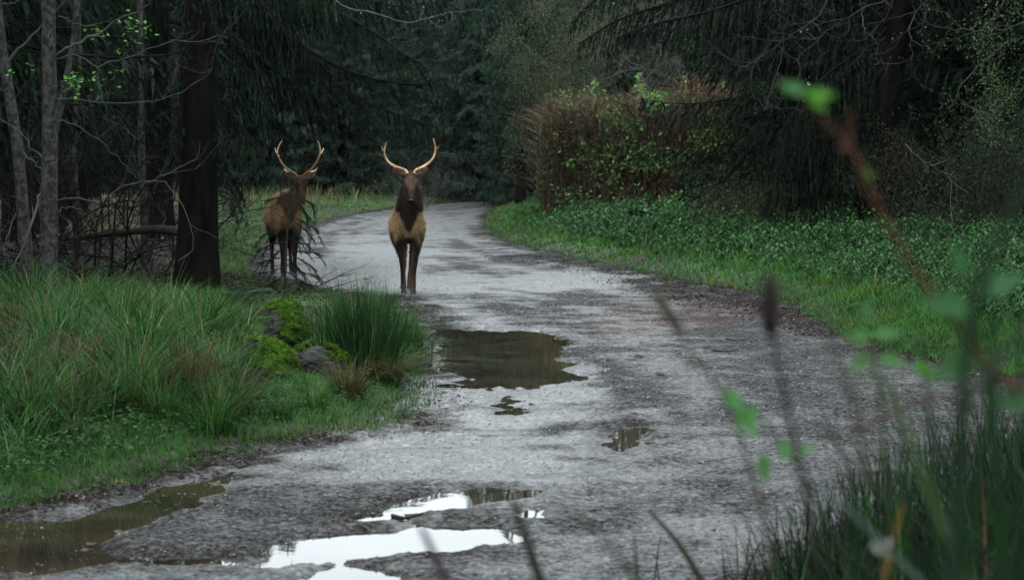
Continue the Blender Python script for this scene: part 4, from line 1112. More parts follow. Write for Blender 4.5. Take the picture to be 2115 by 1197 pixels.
alder([(98, 600), (102, 400), (103, 200), (100, 0), (104, -500), (100, -1100)], 23.0, .105, 'pale upright alder with green spring leaves on its side branch',
      [([(112, 118), (150, 95), (190, 75), (250, 35), (312, 12)], .019, -.5, 5), ([(112, 125), (160, 115), (200, 137), (250, 122), (300, 102), (345, 92), (400, 85), (450, 70)], .008, -.6, 7),
       ([(105, 205), (150, 203), (220, 212), (300, 212), (350, 200), (400, 175), (435, 148), (442, 120)], .007, -.8, 6), ([(120, 34), (160, 50), (200, 55)], .007, .3, 2),
       ([(102, 330), (70, 310), (50, 280), (20, 260), (-20, 235)], .012, .3, 4), ([(85, 400), (70, 440), (55, 490), (30, 540), (5, 580)], .018, -.5, 3), ([(120, 250), (170, 265), (215, 300), (250, 335), (280, 365)], .007, .5, 3),
       ([(110, 415), (160, 412), (210, 415), (245, 385), (290, 377), (345, 380), (375, 420), (398, 470), (396, 520), (370, 540)], .007, -.6, 4), ([(290, 385), (330, 365), (375, 345), (405, 320), (416, 292)], .007, -.3, 2)],
      [(208, 72, 9), (195, 68, 6), (252, 40, 8), (270, 55, 10), (282, 48, 6), (313, 64, 5), (240, 100, 5), (278, 85, 6), (148, 165, 16), (158, 172, 12), (142, 184, 8), (165, 158, 6), (242, 153, 5), (222, 174, 4), (60, 143, 4), (188, 173, 4), (25, 155, 3)])
alder([(62, 590), (48, 450), (38, 320), (15, 170), (-4, 30), (-40, -400), (-70, -1000)], 25.0, .085, 'thinner alder leaning left at the edge of the photo',
      [([(8, 135), (50, 90), (90, 50), (135, 0), (160, -40)], .018, -.6, 3), ([(40, 300), (60, 330), (90, 345), (105, 320)], .012, -.4, 3), ([(20, 190), (0, 185), (-30, 200)], .012, 0, 2), ([(45, 420), (20, 470), (10, 520), (8, 560)], .010, -.3, 2), ([(0, 10), (40, 2), (70, -20)], .008, 0, 2)], [])
alder([(85, 590), (92, 480), (88, 420), (100, 330), (130, 200), (160, 0), (170, -400)], 24.0, .055, 'slim alder stem crossing close behind the upright one', [([(92, 480), (120, 440), (150, 430), (200, 450)], .008, .5, 3)], [])
alder([(300, 600), (298, 470), (292, 300), (290, 130), (288, -100), (280, -800)], 33.0, .07, 'dim grey alder seen just left of the massive black trunk', [([(296, 300), (250, 260), (200, 240)], .01, .5, 4)], [])
alder([(165, 590), (160, 470), (150, 300), (160, 100), (155, -200), (160, -900)], 35.0, .09, 'dim alder standing deeper between the pale ones and the black trunk', [([(158, 250), (210, 200), (260, 190)], .01, .5, 4)], [])

# snarl of dead wood under the left trees
def dead_snarl():
    for j, (px, py, D, a, ln, lab) in enumerate([(235, 585, 29, 2.6, 2.3, 'dark dead sapling tangle beyond the tussocks under the alders'), (190, 560, 31, .6, 2.6, 'dark dead branches arching before the pale gap in the woods'), (320, 540, 32, 1.9, 2.0, 'dead brush leaning beside the black trunk'),
                                                 (20, 560, 27, .9, 2.4, 'dead brush at the left frame edge under the alders'), (110, 540, 30, 2.0, 2.6, 'dead brush behind the alder stems')]):
        x = (px - CX) / FPX * D; z = gz(x, D); o = empty('dead_brush', (x, D, z)); tag(o, lab, 'dead brush', 'dead brush in the left woods'); b = Bag()
        for i in range(7):
            aa = a + i * .9; grow(b, (math.cos(aa) * .2, math.sin(aa) * .2, 0), (math.cos(aa) * .8, math.sin(aa) * .5, .7), ln, .018, 2, (.007, .0065, .006) if i % 4 else (.022, .021, .019), 5, .28, .04, 4, None, .6)
        link('branches', b.mesh('branches', M['twig']), o)['kind'] = 'stuff'
dead_snarl()
# a level dead bough across the gap
b = Bag(); q = smooth_path([P(100, 498, 30), P(180, 488, 29.5), (P(270, 478, 29)), P(330, 474, 28.2), P(385, 482, 27.3)], 16); o = empty('dead_bough', tuple(q[0])); tube(b, q - q[0], np.linspace(.03, .07, 16), (.02, .018, .016), 7, .3)
for i in range(14):
    grow(b, q[rng.integers(1, 15)] - q[0], (rng.normal() * .5, rng.normal() * .3, rng.normal()), .7, .008, 1, (.02, .018, .016), 3, .25)
tag(o, 'black horizontal dead bough crossing the pale gap left of the trunk', 'bough'); link('bough', b.mesh('bough', M['twig']), o)

# bare limbs hanging into the top right corner
def limb(pl, D, r, col, kids, lab, lv=0, dep=1, ln=.7, name='bare_branch', cat='branch', grp='bare branches hanging in from above', k=5):
    q = smooth_path([P(a, b_, D + random.uniform(-.5, .5)) for a, b_ in pl], 26); q[1:] += rng.normal(size=(25, 3)) * .015
    o = empty(name, tuple(q[0])); q = q - q[0]; b = Bag(); tips = []
    tube(b, q, np.linspace(r, max(.003, r * .3), 26), col, k)
    for i in range(kids):
        j = rng.integers(3, 25); grow(b, q[j], norm(q[j] - q[j - 1]) * .7 + rng.normal(size=3) * .6 - (0, 0, .25), ln * (.4 + .9 * rng.random()), .005, dep, col, 3, .25, .08, 3, tips)
    tag(o, lab, cat, grp); link('wood', b.mesh('wood', M['twig']), o)
    if lv and tips:
        lb = Bag(); tip_leaves(lb, tips, lv, .045, [(.07, .13, .04), (.05, .09, .03)], [1, 1], .08); link('leaves', lb.mesh('leaves', M['leaf']), o)
    return o
GW = (.05, .047, .043)
limb([(1990, -60), (1890, 30), (1880, 90), (1885, 120), (1850, 130), (1810, 132), (1790, 120)], 31, .010, GW, 6, 'knotted pale twig hanging before the leaning black spruce')
limb([(1760, -60), (1780, 20), (1785, 70), (1795, 115), (1815, 128)], 31, .009, GW, 6, 'twig dropping to meet the knotted pale one at top right')
limb([(1720, -80), (1700, 20), (1640, 70), (1580, 110), (1520, 150)], 34, .010, GW, 14, 'twiggy bare branch sweeping down left under the dark canopy', 0, 2)
limb([(2180, 20), (2060, 62), (1960, 60), (1900, 40)], 30, .012, GW, 8, 'bare branch entering from the right frame edge near the top', 1)
limb([(2200, 60), (2100, 80), (2010, 150), (1980, 200), (2030, 240), (2070, 270)], 30, .010, GW, 8, 'bare branch drooping down the right frame edge', 2)
limb([(1560, -80), (1610, 0), (1620, 80), (1600, 160), (1580, 230)], 35, .008, (.05, .045, .04), 12, 'thin branch hanging between thicket and leaning spruce', 0, 2)
limb([(1440, -80), (1400, 20), (1330, 60), (1280, 80)], 42, .010, (.05, .045, .04), 12, 'thin bare branch high over the middle of the thicket', 0, 2)
limb([(1900, -80), (1860, -20), (1760, 30), (1690, 80), (1640, 130)], 33, .009, (.06, .055, .05), 14, 'long thin branch raking down left past the spruce trunk', 0, 2)
limb([(2150, -60), (2080, 0), (2040, 60), (2050, 130)], 30, .008, GW, 14, 'leafy young branch in the top right corner', 4)
limb([(2200, 120), (2120, 180), (2050, 210), (1990, 260)], 31, .008, (.05, .05, .04), 12, 'young leafy branch low at the right frame edge', 4)
limb([(640, -60), (700, 8), (760, 25), (830, 45), (870, 42), (930, 28), (1000, 20), (1010, 5)], 45, .012, (.13, .13, .125), 8, 'pale bare branch crossing the hanging spruce boughs at top centre')
limb([(1870, 300), (1905, 330), (1945, 355), (2000, 400)], 31, .006, (.12, .11, .10), 4, 'pale fallen twig caught in the dark behind the nettles')
# leafy shrubs in the dark right-hand corner
for px, py, D, hh, c, lab in [(1900, 440, 37, 3.0, [(.010, .018, .008), (.024, .036, .014), (.012, .009, .006)], 'dim shrub with small leaves right of the leaning spruce'), (2060, 440, 33, 2.6, [(.012, .028, .013), (.02, .04, .018)], 'dark green shrub rising over the nettles at the right edge'),
                              (1545, 430, 44, 1.7, [(.05, .075, .028), (.05, .035, .02)], 'mixed shrub where the thicket meets the drooping spruce'), (2150, 400, 36, 3.6, [(.012, .022, .012), (.02, .03, .014)], 'tall shadowy shrub outside the right end of the nettles')]:
    x = (px - CX) / FPX * D; o = empty('leafy_shrub', (x, D, gz(x, D))); tag(o, lab, 'shrub', 'shrubs at the back of the nettle bank'); b, lb, tips = Bag(), Bag(), []
    for i in range(18):
        aa = i * 2.4; grow(b, (math.cos(aa) * .2, math.sin(aa) * .2, 0), (math.cos(aa) * .5, math.sin(aa) * .5, 1), hh * .62, .014, 2, (.04, .034, .028), 4, .2, .0, 3, tips, .6)
    tip_leaves(lb, tips, 4, .06, c, [1] * len(c), .13)
    link('branches', b.mesh('branches', M['twig']), o)['kind'] = 'stuff'; link('leaves', lb.mesh('leaves', M['leaf']), o)['kind'] = 'stuff'

# ------------------------------------------------------------------ sapling before the second elk
def brush_line(bag, pts, ln=.032, per=620, col=(.013, .025, .016), w_=.006):
    pts = np.asarray(pts); L_ = np.linalg.norm(np.diff(pts, axis=0), axis=1).sum(); n = max(20, int(L_ * per))
    t = rng.random(n) * (len(pts) - 1.001); i = t.astype(int); u = (t - i)[:, None]
    p = pts[i] * (1 - u) + pts[i + 1] * u; T = norm(pts[i + 1] - pts[i])
    d = T * .8 + rng.normal(size=(n, 3)) * .75
    flakes(bag, p, d, ln * (.7 + .6 * rng.random(n)), w_, tint(n, col, .35))
def sapling():
    D = 27.5
    base = P(588, 612, D); base[2] = H1(base[0], base[1]) - .05
    o = empty('spruce_sapling', tuple(base)); tag(o, 'young spruce with drooping bottlebrush branches in front of the partly hidden elk', 'spruce sapling')
    st = smooth_path([base, P(590, 540, D), P(594, 470, D), P(600, 400, D), P(601, 352, D)], 14) - base
    b = Bag(); tube(b, st, np.linspace(.022, .006, 14), (.03, .025, .02), 6)
    brush_line(b, st[9:], .028, 260)
    link('stem', b.mesh('stem', M['twig']), o)
    BR = [[(600, 400), (575, 408), (545, 415)], [(600, 405), (625, 412), (645, 420), (655, 432)], [(600, 410), (622, 425), (634, 445)], [(600, 420), (628, 438), (640, 452)], [(597, 440), (620, 455), (645, 468), (658, 482)],
          [(596, 450), (625, 470), (640, 485), (650, 500)], [(595, 455), (612, 480), (628, 500)], [(594, 470), (560, 478), (538, 490)], [(594, 490), (615, 500), (638, 505)], [(593, 500), (560, 505), (530, 520)],
          [(592, 520), (625, 520), (650, 522), (668, 528)], [(592, 525), (620, 535), (640, 548), (655, 560)], [(592, 530), (560, 535), (530, 545)], [(590, 545), (620, 560), (645, 568), (662, 572)], [(590, 550), (560, 560), (528, 565)],
          [(590, 560), (615, 575), (635, 590)], [(590, 565), (570, 580), (548, 592)], [(590, 575), (625, 585), (655, 590)], [(590, 580), (560, 592), (530, 600)], [(592, 535), (610, 548), (618, 565)], [(592, 510), (575, 520), (562, 535)],
          [(598, 385), (612, 378), (622, 384)], [(599, 380), (585, 372), (575, 376)]]
    for k, pl in enumerate(BR):
        dd = random.uniform(-.35, .35)
        q = smooth_path([P(a, c, D + dd * i / len(pl)) - base for i, (a, c) in enumerate(pl)], 9)
        b = Bag(); tube(b, q, np.linspace(.007, .003, 9), (.03, .025, .02), 4); brush_line(b, q[2:])
        for j in (3, 5, 6):
            T = norm(q[j + 1] - q[j]); s = norm(np.cross(T, (0, 0, 1.))) * random.choice((-1, 1))
            e = [q[j], q[j] + (T * .6 + s * .5 - np.array([0, 0, .25])) * .10, q[j] + (T * .9 + s * .7 - np.array([0, 0, .75])) * .17]
            brush_line(b, smooth_path(e, 5), .028)
        link('branch', b.mesh('branch', M['needle']), o)
sapling()
# boughs sticking right from the big trunk at the level of the elk
for pl, lab in [([(452, 392), (475, 400), (495, 425), (510, 452)], 'drooping spruce sprig on the big trunk left of the elk'), ([(452, 400), (478, 415), (485, 440), (492, 462)], 'lower drooping spruce sprig on the big trunk')]:
    D = 26.6; q = smooth_path([P(a, c, D) for a, c in pl], 10); o = empty('spruce_sprig', tuple(q[0])); q = q - q[0]; b = Bag(); tube(b, q, np.linspace(.012, .004, 10), (.02, .018, .015), 4)
    for j in range(2, 10):
        brush_line(b, smooth_path([q[j], q[j] + np.array([.05 * random.uniform(-1, 1), 0, -.08]), q[j] + np.array([.1 * random.uniform(-1, 1), 0, -.22])], 5), .035, 300, (.012, .02, .013))
    tag(o, lab, 'branch', 'sprigs on the big trunk'); link('needles', b.mesh('needles', M['needle']), o)
# fallen brushwood right of the sapling
o = empty('fallen_branch', tuple(P(640, 600, 27.5))); tag(o, 'leafless fallen branch fanning out over the road edge beneath the front elk', 'fallen branch'); b = Bag(); b0_ = P(640, 600, 27.5)
for pl in [[(640, 600), (680, 580), (720, 560), (755, 548)], [(645, 602), (690, 592), (730, 580), (760, 575)], [(640, 598), (670, 570), (700, 555)], [(640, 604), (690, 600), (740, 596)], [(660, 590), (700, 570), (730, 568)]]:
    q = smooth_path([P(a, c, 27.5 + random.uniform(-.3, .3)) - b0_ for a, c in pl], 10); tube(b, q, np.linspace(.008, .0025, 10), (.03, .026, .022), 4)
    for j in range(5): grow(b, q[rng.integers(2, 9)], (rng.random() + .3, rng.normal() * .4, rng.normal() * .35), .22, .003, 1, (.03, .026, .022), 2, .2, .0, 3)
link('twigs', b.mesh('twigs', M['twig']), o)['kind'] = 'stuff'

# ------------------------------------------------------------------ elk
def loft(bag_V, bag_F, pts, rx, rz, k=20, upv=(0, 0, 1)):
    """closed elliptical tube along pts with half widths rx (sideways) and rz"""
    pts = smooth_path(pts, 22); n = len(pts)
    t = np.linspace(0, 1, n); t0 = np.linspace(0, 1, len(rx))
    def cub(v): return smooth_path(np.stack([np.asarray(v, float)] * 3, 1), n)[:, 0]
    rx, rz = np.clip(cub(rx), .004, 9), np.clip(cub(rz), .004, 9)
    T = norm(np.gradient(pts, axis=0)); S = norm(np.cross(T, upv)); U = np.cross(S, T)
    th = np.arange(k) * 2 * math.pi / k
    V = (pts[:, None] + rx[:, None, None] * S[:, None] * np.cos(th)[None, :, None] + rz[:, None, None] * U[:, None] * np.sin(th)[None, :, None]).reshape(-1, 3)
    off = sum(len(v) for v in bag_V); F = []
    for i in range(n - 1):
        for j in range(k):
            a, b = i * k + j, i * k + (j + 1) % k; F.append((a + off, b + off, b + k + off, a + k + off))
    F.append(tuple(off + j for j in range(k))[::-1]); F.append(tuple(off + (n - 1) * k + j for j in range(k)))
    bag_V.append(V); bag_F.extend(F)

def remesh(V, F, vox, smooth_it):
    me = bpy.data.meshes.new('tmp'); me.from_pydata([tuple(v) for v in np.concatenate(V)], [], F); me.update()
    o = bpy.data.objects.new('tmp', me); COL.objects.link(o)
    bm = bmesh.new(); bm.from_mesh(me); bmesh.ops.recalc_face_normals(bm, faces=bm.faces); bm.to_mesh(me); bm.free()
    a = o.modifiers.new('r', 'REMESH'); a.mode = 'VOXEL'; a.voxel_size = vox; a.use_smooth_shade = True
    s = o.modifiers.new('s', 'SMOOTH'); s.factor = .5; s.iterations = smooth_it
    dg = bpy.context.evaluated_depsgraph_get(); ev = o.evaluated_get(dg)
    out = bpy.data.meshes.new_from_object(ev); bpy.data.objects.remove(o); bpy.data.meshes.remove(me)
    out.polygons.foreach_set('use_smooth', np.ones(len(out.polygons), bool))
    return out

TAN, DKB, MID = np.array((.34, .23, .125)), np.array((.020, .0145, .011)), np.array((.085, .055, .038))
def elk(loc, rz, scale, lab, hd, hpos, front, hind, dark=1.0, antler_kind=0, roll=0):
    DKB_ = DKB if antler_kind == 0 else np.array((.060, .036, .022))
    """hd: head direction (unit, local); hpos: poll position; front/hind: per-leg foot offsets"""
    o = empty('elk', loc, rz); o.scale = (scale,) * 3; tag(o, lab, 'elk', 'elk on the forest road')
    hd = norm(np.array(hd, float)); hpos = np.array(hpos, float)
    V, F = [], []
    # trunk
    ys = [-.30, -.24, -.08, .15, .5, .85, 1.15, 1.36, 1.44]
    zc = [1.06, 1.05, 1.08, 1.10, 1.07, 1.09, 1.15, 1.14, 1.13]
    loft(V, F, [(0, y, z) for y, z in zip(ys, zc)], [.06, .13, .18, .20, .215, .21, .19, .14, .07], [.10, .22, .31, .345, .335, .30, .265, .20, .09], 26)
    # withers
    loft(V, F, [(0, -.08, 1.27), (0, .12, 1.34), (0, .35, 1.32), (0, .6, 1.28)], [.05, .10, .11, .06], [.05, .12, .12, .08], 14)
    # neck with its thick mane
    nb_ = np.array([0, -.02, 1.12]); nm = nb_ * .45 + hpos * .55 + np.array([0, -.05, -.05])
    loft(V, F, [nb_ + (0, .12, -.12), nb_ + (0, -.08, .02), nm, hpos + (0, .02, -.06) - hd * .02], [.17, .155, .125, .080], [.27, .24, .17, .095], 22, (0, 1, .4))
    # head
    hu = norm(np.cross(np.cross(hd, (0, 0, 1.)), hd)); hsd = np.cross(hd, hu)
    hp = lambda a, b, c=0: hpos + hd * a + hu * b + hsd * c
    loft(V, F, [hp(-.07, -.02), hp(-.02, 0), hp(.07, -.005), (hp(.17, -.02)), hp(.28, -.035), hp(.38, -.045), hp(.43, -.055), hp(.46, -.06)], [.045, .085, .100, .088, .060, .050, .052, .030], [.06, .095, .112, .098, .070, .058, .052, .028], 20, tuple(hu))
    loft(V, F, [hp(.10, -.08), hp(.2, -.10), (hp(.32, -.095)), hp(.41, -.09)], [.055, .05, .036, .02], [.05, .045, .03, .02], 12, tuple(hu))   # jaw
    for s in (-1, 1):
        loft(V, F, [hp(.10, .055, s * .062), hp(.14, .05, s * .075), hp(.19, .035, s * .062)], [.018, .028, .015], [.018, .022, .012], 10, tuple(hu))   # brow
    hooves = []
    for s, (fx, fy) in zip((-1, 1), front):
        P_ = [(s * .12, .06, 1.18), (s * .122, .02, 1.0), (s * .118, .04, .84), (s * .10 + fx * .3, .02 + fy * .2, .64), (s * .09 + fx * .5, .0 + fy * .5, .46), (s * .088 + fx * .7, .005 + fy * .7, .30), (s * .085 + fx * .95, .01 + fy * .95, .13), (s * .085 + fx, -.025 + fy, .06), (s * .085 + fx, -.04 + fy, .02)]
        loft(V, F, P_, [.07, .105, .098, .072, .055, .036, .042, .040, .044], [.10, .17, .13, .085, .064, .040, .046, .044, .048], 16, (0, 1, 0))
        hooves.append((s * .085 + fx, -.05 + fy))
    for s, (fx, fy) in zip((-1, 1), hind):
        P_ = [(s * .10, 1.18, 1.20), (s * .14, 1.14, 1.02), (s * .15, 1.04, .84), (s * .14 + fx * .3, 1.10 + fy * .3, .66), (s * .125 + fx * .6, 1.27 + fy * .6, .52), (s * .12 + fx * .8, 1.24 + fy * .8, .34), (s * .115 + fx, 1.20 + fy, .13), (s * .115 + fx, 1.165 + fy, .06), (s * .115 + fx, 1.15 + fy, .02)]
        loft(V, F, P_, [.08, .135, .115, .066, .044, .032, .036, .036, .040], [.13, .22, .18, .088, .058, .038, .042, .040, .046], 16, (0, 1, 0))
        hooves.append((s * .115 + fx, 1.14 + fy))
    loft(V, F, [(0, 1.38, 1.26), (0, 1.46, 1.22), (0, 1.49, 1.12)], [.03, .035, .012], [.03, .03, .012], 10, (0, 1, 0))   # tail
    me = remesh(V, F, .0125, 7); me.name = 'elk_body'
    n = len(me.vertices); co = np.empty(n * 3, np.float32); me.vertices.foreach_get('co', co); co = co.reshape(-1, 3).astype(float)
    nn = np.empty(n * 3, np.float32); me.vertices.foreach_get('normal', nn); nn = nn.reshape(-1, 3).astype(float)
    def colour(co):
        x, y, z = co.T; nz = (fbm(x * 9 + 3, z * 7 + y * 9, 3, 33) - .5)
        c = np.tile(TAN, (len(co), 1)); mix = lambda c, k, m: c * (1 - m[:, None]) + np.asarray(k) * m[:, None]
        legs = sstep(z + nz * .3, .92, .66); c = mix(c, MID * .26, legs); c = mix(c, DKB * .75, sstep(z + nz * .15, .78, .6))
        dn = np.linalg.norm(co - nm, axis=1)
        vlim = .01 + .125 * sstep(z, .88, 1.24)
        c = mix(c, DKB_ * 1.25, sstep(vlim - np.abs(x) + nz * .08, -.02, .03) * sstep(.06 - y, 0, .15) * sstep(z + nz * .2, .88, 1.0))
        c = mix(c, DKB_ * 1.25, sstep(z + nz * .1 - .35 * y, 1.30, 1.42) * sstep(.12 - y, 0, .2))
        c = mix(c, MID * .8, sstep(-np.abs(x), -.1, -.04) * sstep(-z, -.86, -.78) * (y > -.1))
        dh = np.linalg.norm(co - hp(.10, 0), axis=1); hm = sstep(-dh, -.36, -.24)
        ah = (co - hpos) @ hd; bh = (co - hpos) @ hu
        c = mix(c, DKB_ * 1.3 + .012, hm * sstep(z, 1.3, 1.4)); c = mix(c, MID * 1.15, hm * sstep(bh, .0, .06) * sstep(ah, .02, .12) * sstep(-ah, -.36, -.3))
        c = mix(c, (.10, .06, .04), hm * np.exp(-((ah - .16) / .06) ** 2) * sstep(np.abs((co - hpos) @ hsd), .06, .09) * .7)
        c = mix(c, np.array((.40, .30, .17)), sstep(y, 1.32, 1.42) * sstep(z, .95, 1.05))
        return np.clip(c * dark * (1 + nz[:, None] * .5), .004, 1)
    a = me.attributes.new('Col', 'FLOAT_COLOR', 'POINT'); cc = np.ones((n, 4), np.float32); cc[:, :3] = colour(co); a.data.foreach_set('color', cc.ravel())
    me.materials.clear(); me.materials.append(M['coat'])
    link('body', me, o)
    # short coat hair breaks the outline
    i = rng.integers(0, n, 26000); keep = (co[i][:, 2] > .55); i = i[keep]; m = len(i)
    b = Bag(); back = np.array([0, .7, -.75])
    flakes(b, co[i] + nn[i] * .0 + rng.normal(size=(m, 3)) * .006, nn[i] * .55 + back * .8 + rng.normal(size=(m, 3)) * .3, .030, .007, colour(co[i]) * (.75 + .6 * rng.random((m, 1))))
    c = link('coat_hair', b.mesh('coat_hair', M['hair']), o); c['kind'] = 'stuff'
    # long throat mane
    md = np.linalg.norm(co - nm - np.array([0, -.03, -.12]), axis=1)
    cand = np.where((md < .36) & (nn[:, 1] < .35) & (co[:, 2] > .90) & (np.linalg.norm(co - hp(.15, 0), axis=1) > .22) & (np.abs(co[:, 0]) < np.where(co[:, 2] > 1.3, .2, np.clip((co[:, 2] - .95) * .32, 0, .11))) & (co[:, 2] > 1.0))[0]
    if len(cand):
        i = rng.choice(cand, 7000); m = len(i); b = Bag()
        flakes(b, co[i], nn[i] * .45 + np.array([0, -.05, -1.0]) + rng.normal(size=(m, 3)) * .18, .07 + .08 * rng.random(m), .012, tint(m, DKB_ * 1.5 * dark, .5))
        c = link('mane', b.mesh('mane', M['hair']), o); c['kind'] = 'stuff'
    # ears
    for s in (-1, 1):
        e0 = hp(-.01, .045, s * .075); ed = norm(hsd * s * 1.0 + hu * .62 - hd * .1)
        VV, FF = [], []
        loft(VV, FF, [e0, e0 + ed * .06, e0 + ed * .13, e0 + ed * .19, e0 + ed * .215], [.024, .052, .058, .034, .004], [.02, .020, .014, .009, .003], 14, tuple(norm(hd + hu * .2)) if True else None)
        em = bpy.data.meshes.new('ear'); em.from_pydata([tuple(v) for v in np.concatenate(VV)], [], FF); em.update()
        cv = np.concatenate(VV); inner = ((cv - e0) @ hd) > .004
        ca = np.where(inner[:, None], (.20, .145, .10), MID * 1.5) * dark; at = em.attributes.new('Col', 'FLOAT_COLOR', 'POINT'); q4 = np.ones((len(cv), 4), np.float32); q4[:, :3] = ca; at.data.foreach_set('color', q4.ravel())
        em.polygons.foreach_set('use_smooth', np.ones(len(em.polygons), bool)); em.materials.append(M['coat']); link('ear', em, o)
        # eye
        bm = bmesh.new(); bmesh.ops.create_uvsphere(bm, u_segments=14, v_segments=10, radius=.019); ee = bpy.data.meshes.new('eye'); bm.to_mesh(ee); bm.free(); ee.materials.append(M['eye'])
        ee.polygons.foreach_set('use_smooth', np.ones(len(ee.polygons), bool)); link('eye', ee, o, tuple(hp(.135, .028, s * .083)))
    # nose pad
    bm = bmesh.new(); bmesh.ops.create_uvsphere(bm, u_segments=16, v_segments=12, radius=1)
    for v in bm.verts:
        c3 = hp(.448 + v.co.y * .022, -.042 + v.co.z * .026, v.co.x * .042); v.co = Vector(c3)
    ee = bpy.data.meshes.new('nose'); bm.to_mesh(ee); bm.free(); ee.materials.append(M['eye']); ee.polygons.foreach_set('use_smooth', np.ones(len(ee.polygons), bool)); link('nose', ee, o)
    # antlers: world-vertical frame with head heading
    fh = norm(np.array([hd[0], hd[1], 0])); sh = np.array([fh[1], -fh[0], 0]) * 1.0
    if (sh @ hsd) < 0: sh = -sh
    for s in (-1, 1):
        a0 = hp(-.015, .085, s * .045); b = Bag()
        A = lambda sx, up, bk=0: a0 + sh * s * sx * (1.2 if antler_kind == 0 else 1.15) + np.array([0, 0, up]) - fh * bk
        if antler_kind == 0:
            main = [A(0, -.02), A(.03, .035, .03), A(.14, .10, .08), A(.235, .20, .12), A(.27, .33, .10), A(.255, .43, .05), A(.24, .50, .02)] if s < 0 else [A(0, -.02), A(.03, .035, .03), A(.15, .09, .08), A(.23, .16, .12), A(.275, .28, .10), A(.265, .38, .05), A(.255, .44, .02)]
            tines = [([A(.255, .34, .10), A(.30, .36, .06), A(.305, .40, .03)] if s < 0 else [A(.272, .30, .08), A(.305, .345, .05), A(.305, .39, .03)], .011),
                     ([A(.03, .03, .02), A(.05, .05, -.10), A(.06, .09, -.17)], .010)]
        else:
            main = [A(0, -.02), A(.04, .04, .03), A(.14, .12, .12), (A(.22, .24, .18)), A(.27, .38, .18), A(.255, .50, .10), A(.215, .60, .03)]
            tines = [([A(.25, .33, .17), A(.30, .42, .12), A(.31, .47, .10)], .012), ([A(.03, .03, .02), A(.10, .04, -.10), A(.13, .10, -.17)], .013), ([A(.09, .07, .07), A(.17, .09, -.02), A(.20, .14, -.08)], .013)]
        mp_ = smooth_path(main, 26); u = np.linspace(0, 1, 26)
        cw = np.stack([1 + .25 * u, 1 + .30 * u, 1 + .45 * u], 1) * (.75 if antler_kind else 1.0)
        tube(b, mp_, .019 * (1 - u) ** .5 * (1 + .5 * np.exp(-u * 25)) + .003, (1, 1, 1), 10, .08)
        for tp, r in tines:
            q = smooth_path(tp, 10); tube(b, q, np.linspace(r, .003, 10), (1.35, 1.45, 1.6) if antler_kind else (1.1, 1.1, 1.1), 8)
        am = b.mesh('antler', M['antler'], True)
        at = am.attributes['Col']; nv = len(am.vertices); q4 = np.ones((nv, 4), np.float32); at.data.foreach_get('color', q4.reshape(-1)) if False else None
        cA = np.ones((nv, 4), np.float32); cA[:, :3] = (1, 1, 1); cA[:260, :3] = np.repeat(cw, 10, 0)
        if antler_kind: cA[:260, :3] *= (.42, .40, .36)
        if antler_kind: cA[260:, :3] = (1.3, 1.5, 1.8)
        at.data.foreach_set('color', cA.ravel())
        link('antler', am, o)
    for (hx, hy) in hooves:
        for s in (-1, 1):
            VV, FF = [], []
            loft(VV, FF, [(hx + s * .018, hy + .03, .055), (hx + s * .021, hy - .0, .04), (hx + s * .022, hy - .045, .018), (hx + s * .018, hy - .075, .004)], [.014, .022, .020, .005], [.03, .036, .018, .004], 10, (0, 0, 1))
            hm_ = bpy.data.meshes.new('hoof'); cv = np.concatenate(VV); cv[:, 2] = np.maximum(cv[:, 2], -.002); hm_.from_pydata([tuple(v) for v in cv], [], FF); hm_.update(); hm_.polygons.foreach_set('use_smooth', np.ones(len(hm_.polygons), bool)); hm_.materials.append(M['hoof']); link('hoof', hm_, o)
    return o
ex, ey = gp(844, 607)
elk((ex, ey + .05, H1(ex, ey) + .004), R(4), 1.0, 'elk standing square on the road facing the camera with bright curved antlers', (0.02, -.72, -.62), (0.02, -.40, 1.70), [(.01, 0), (-.02, -.03)], [(.05, .05), (-.085, -.05)], 1.0, 0)
ex, ey = gp(597, 572)
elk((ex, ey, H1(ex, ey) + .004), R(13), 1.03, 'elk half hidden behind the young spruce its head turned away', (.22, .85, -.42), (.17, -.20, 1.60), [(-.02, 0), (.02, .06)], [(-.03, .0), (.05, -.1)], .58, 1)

# ------------------------------------------------------------------ stones, leaves and twigs on the road
def gravel():
    X, Y, px, py = scatter_px(46000, -200, 2300, 420, 1260, lambda px, py, X, Y: (sdL(X, Y) < .1) & (Y > 7.5))
    n = len(X); Z = hgt(X, Y); s = (.003 + .008 * rng.random(n) ** 3) * np.clip(Y / 13, .8, 2.2); bag = Bag()
    oct_ = np.array([(1, 0, 0), (-1, 0, 0), (0, 1, 0), (0, -1, 0), (0, 0, .6), (0, 0, -.6)], float); fo = np.array([(0, 2, 4), (2, 1, 4), (1, 3, 4), (3, 0, 4)])
    V = np.stack([X, Y, Z], 1)[:, None] + oct_[None] * s[:, None, None] * (.7 + .6 * rng.random((n, 6, 1))); V[:, :, :2] += rng.normal(size=(n, 1, 2)) * .001
    F = (np.arange(n)[:, None, None] * 6 + fo[None]).reshape(-1, 3)
    c = mixtint(n, [(.012, .011, .011), (.07, .068, .068), (.22, .22, .22)], [7, 4, 1.6], .3)
    bag.add(V.reshape(-1, 3), F, np.repeat(c, 6, 0)); tag(link('gravel', bag.mesh('gravel', M['stone'])), 'loose pebbles and crumbs of mud on the road', 'gravel', None, 'stuff')
gravel()
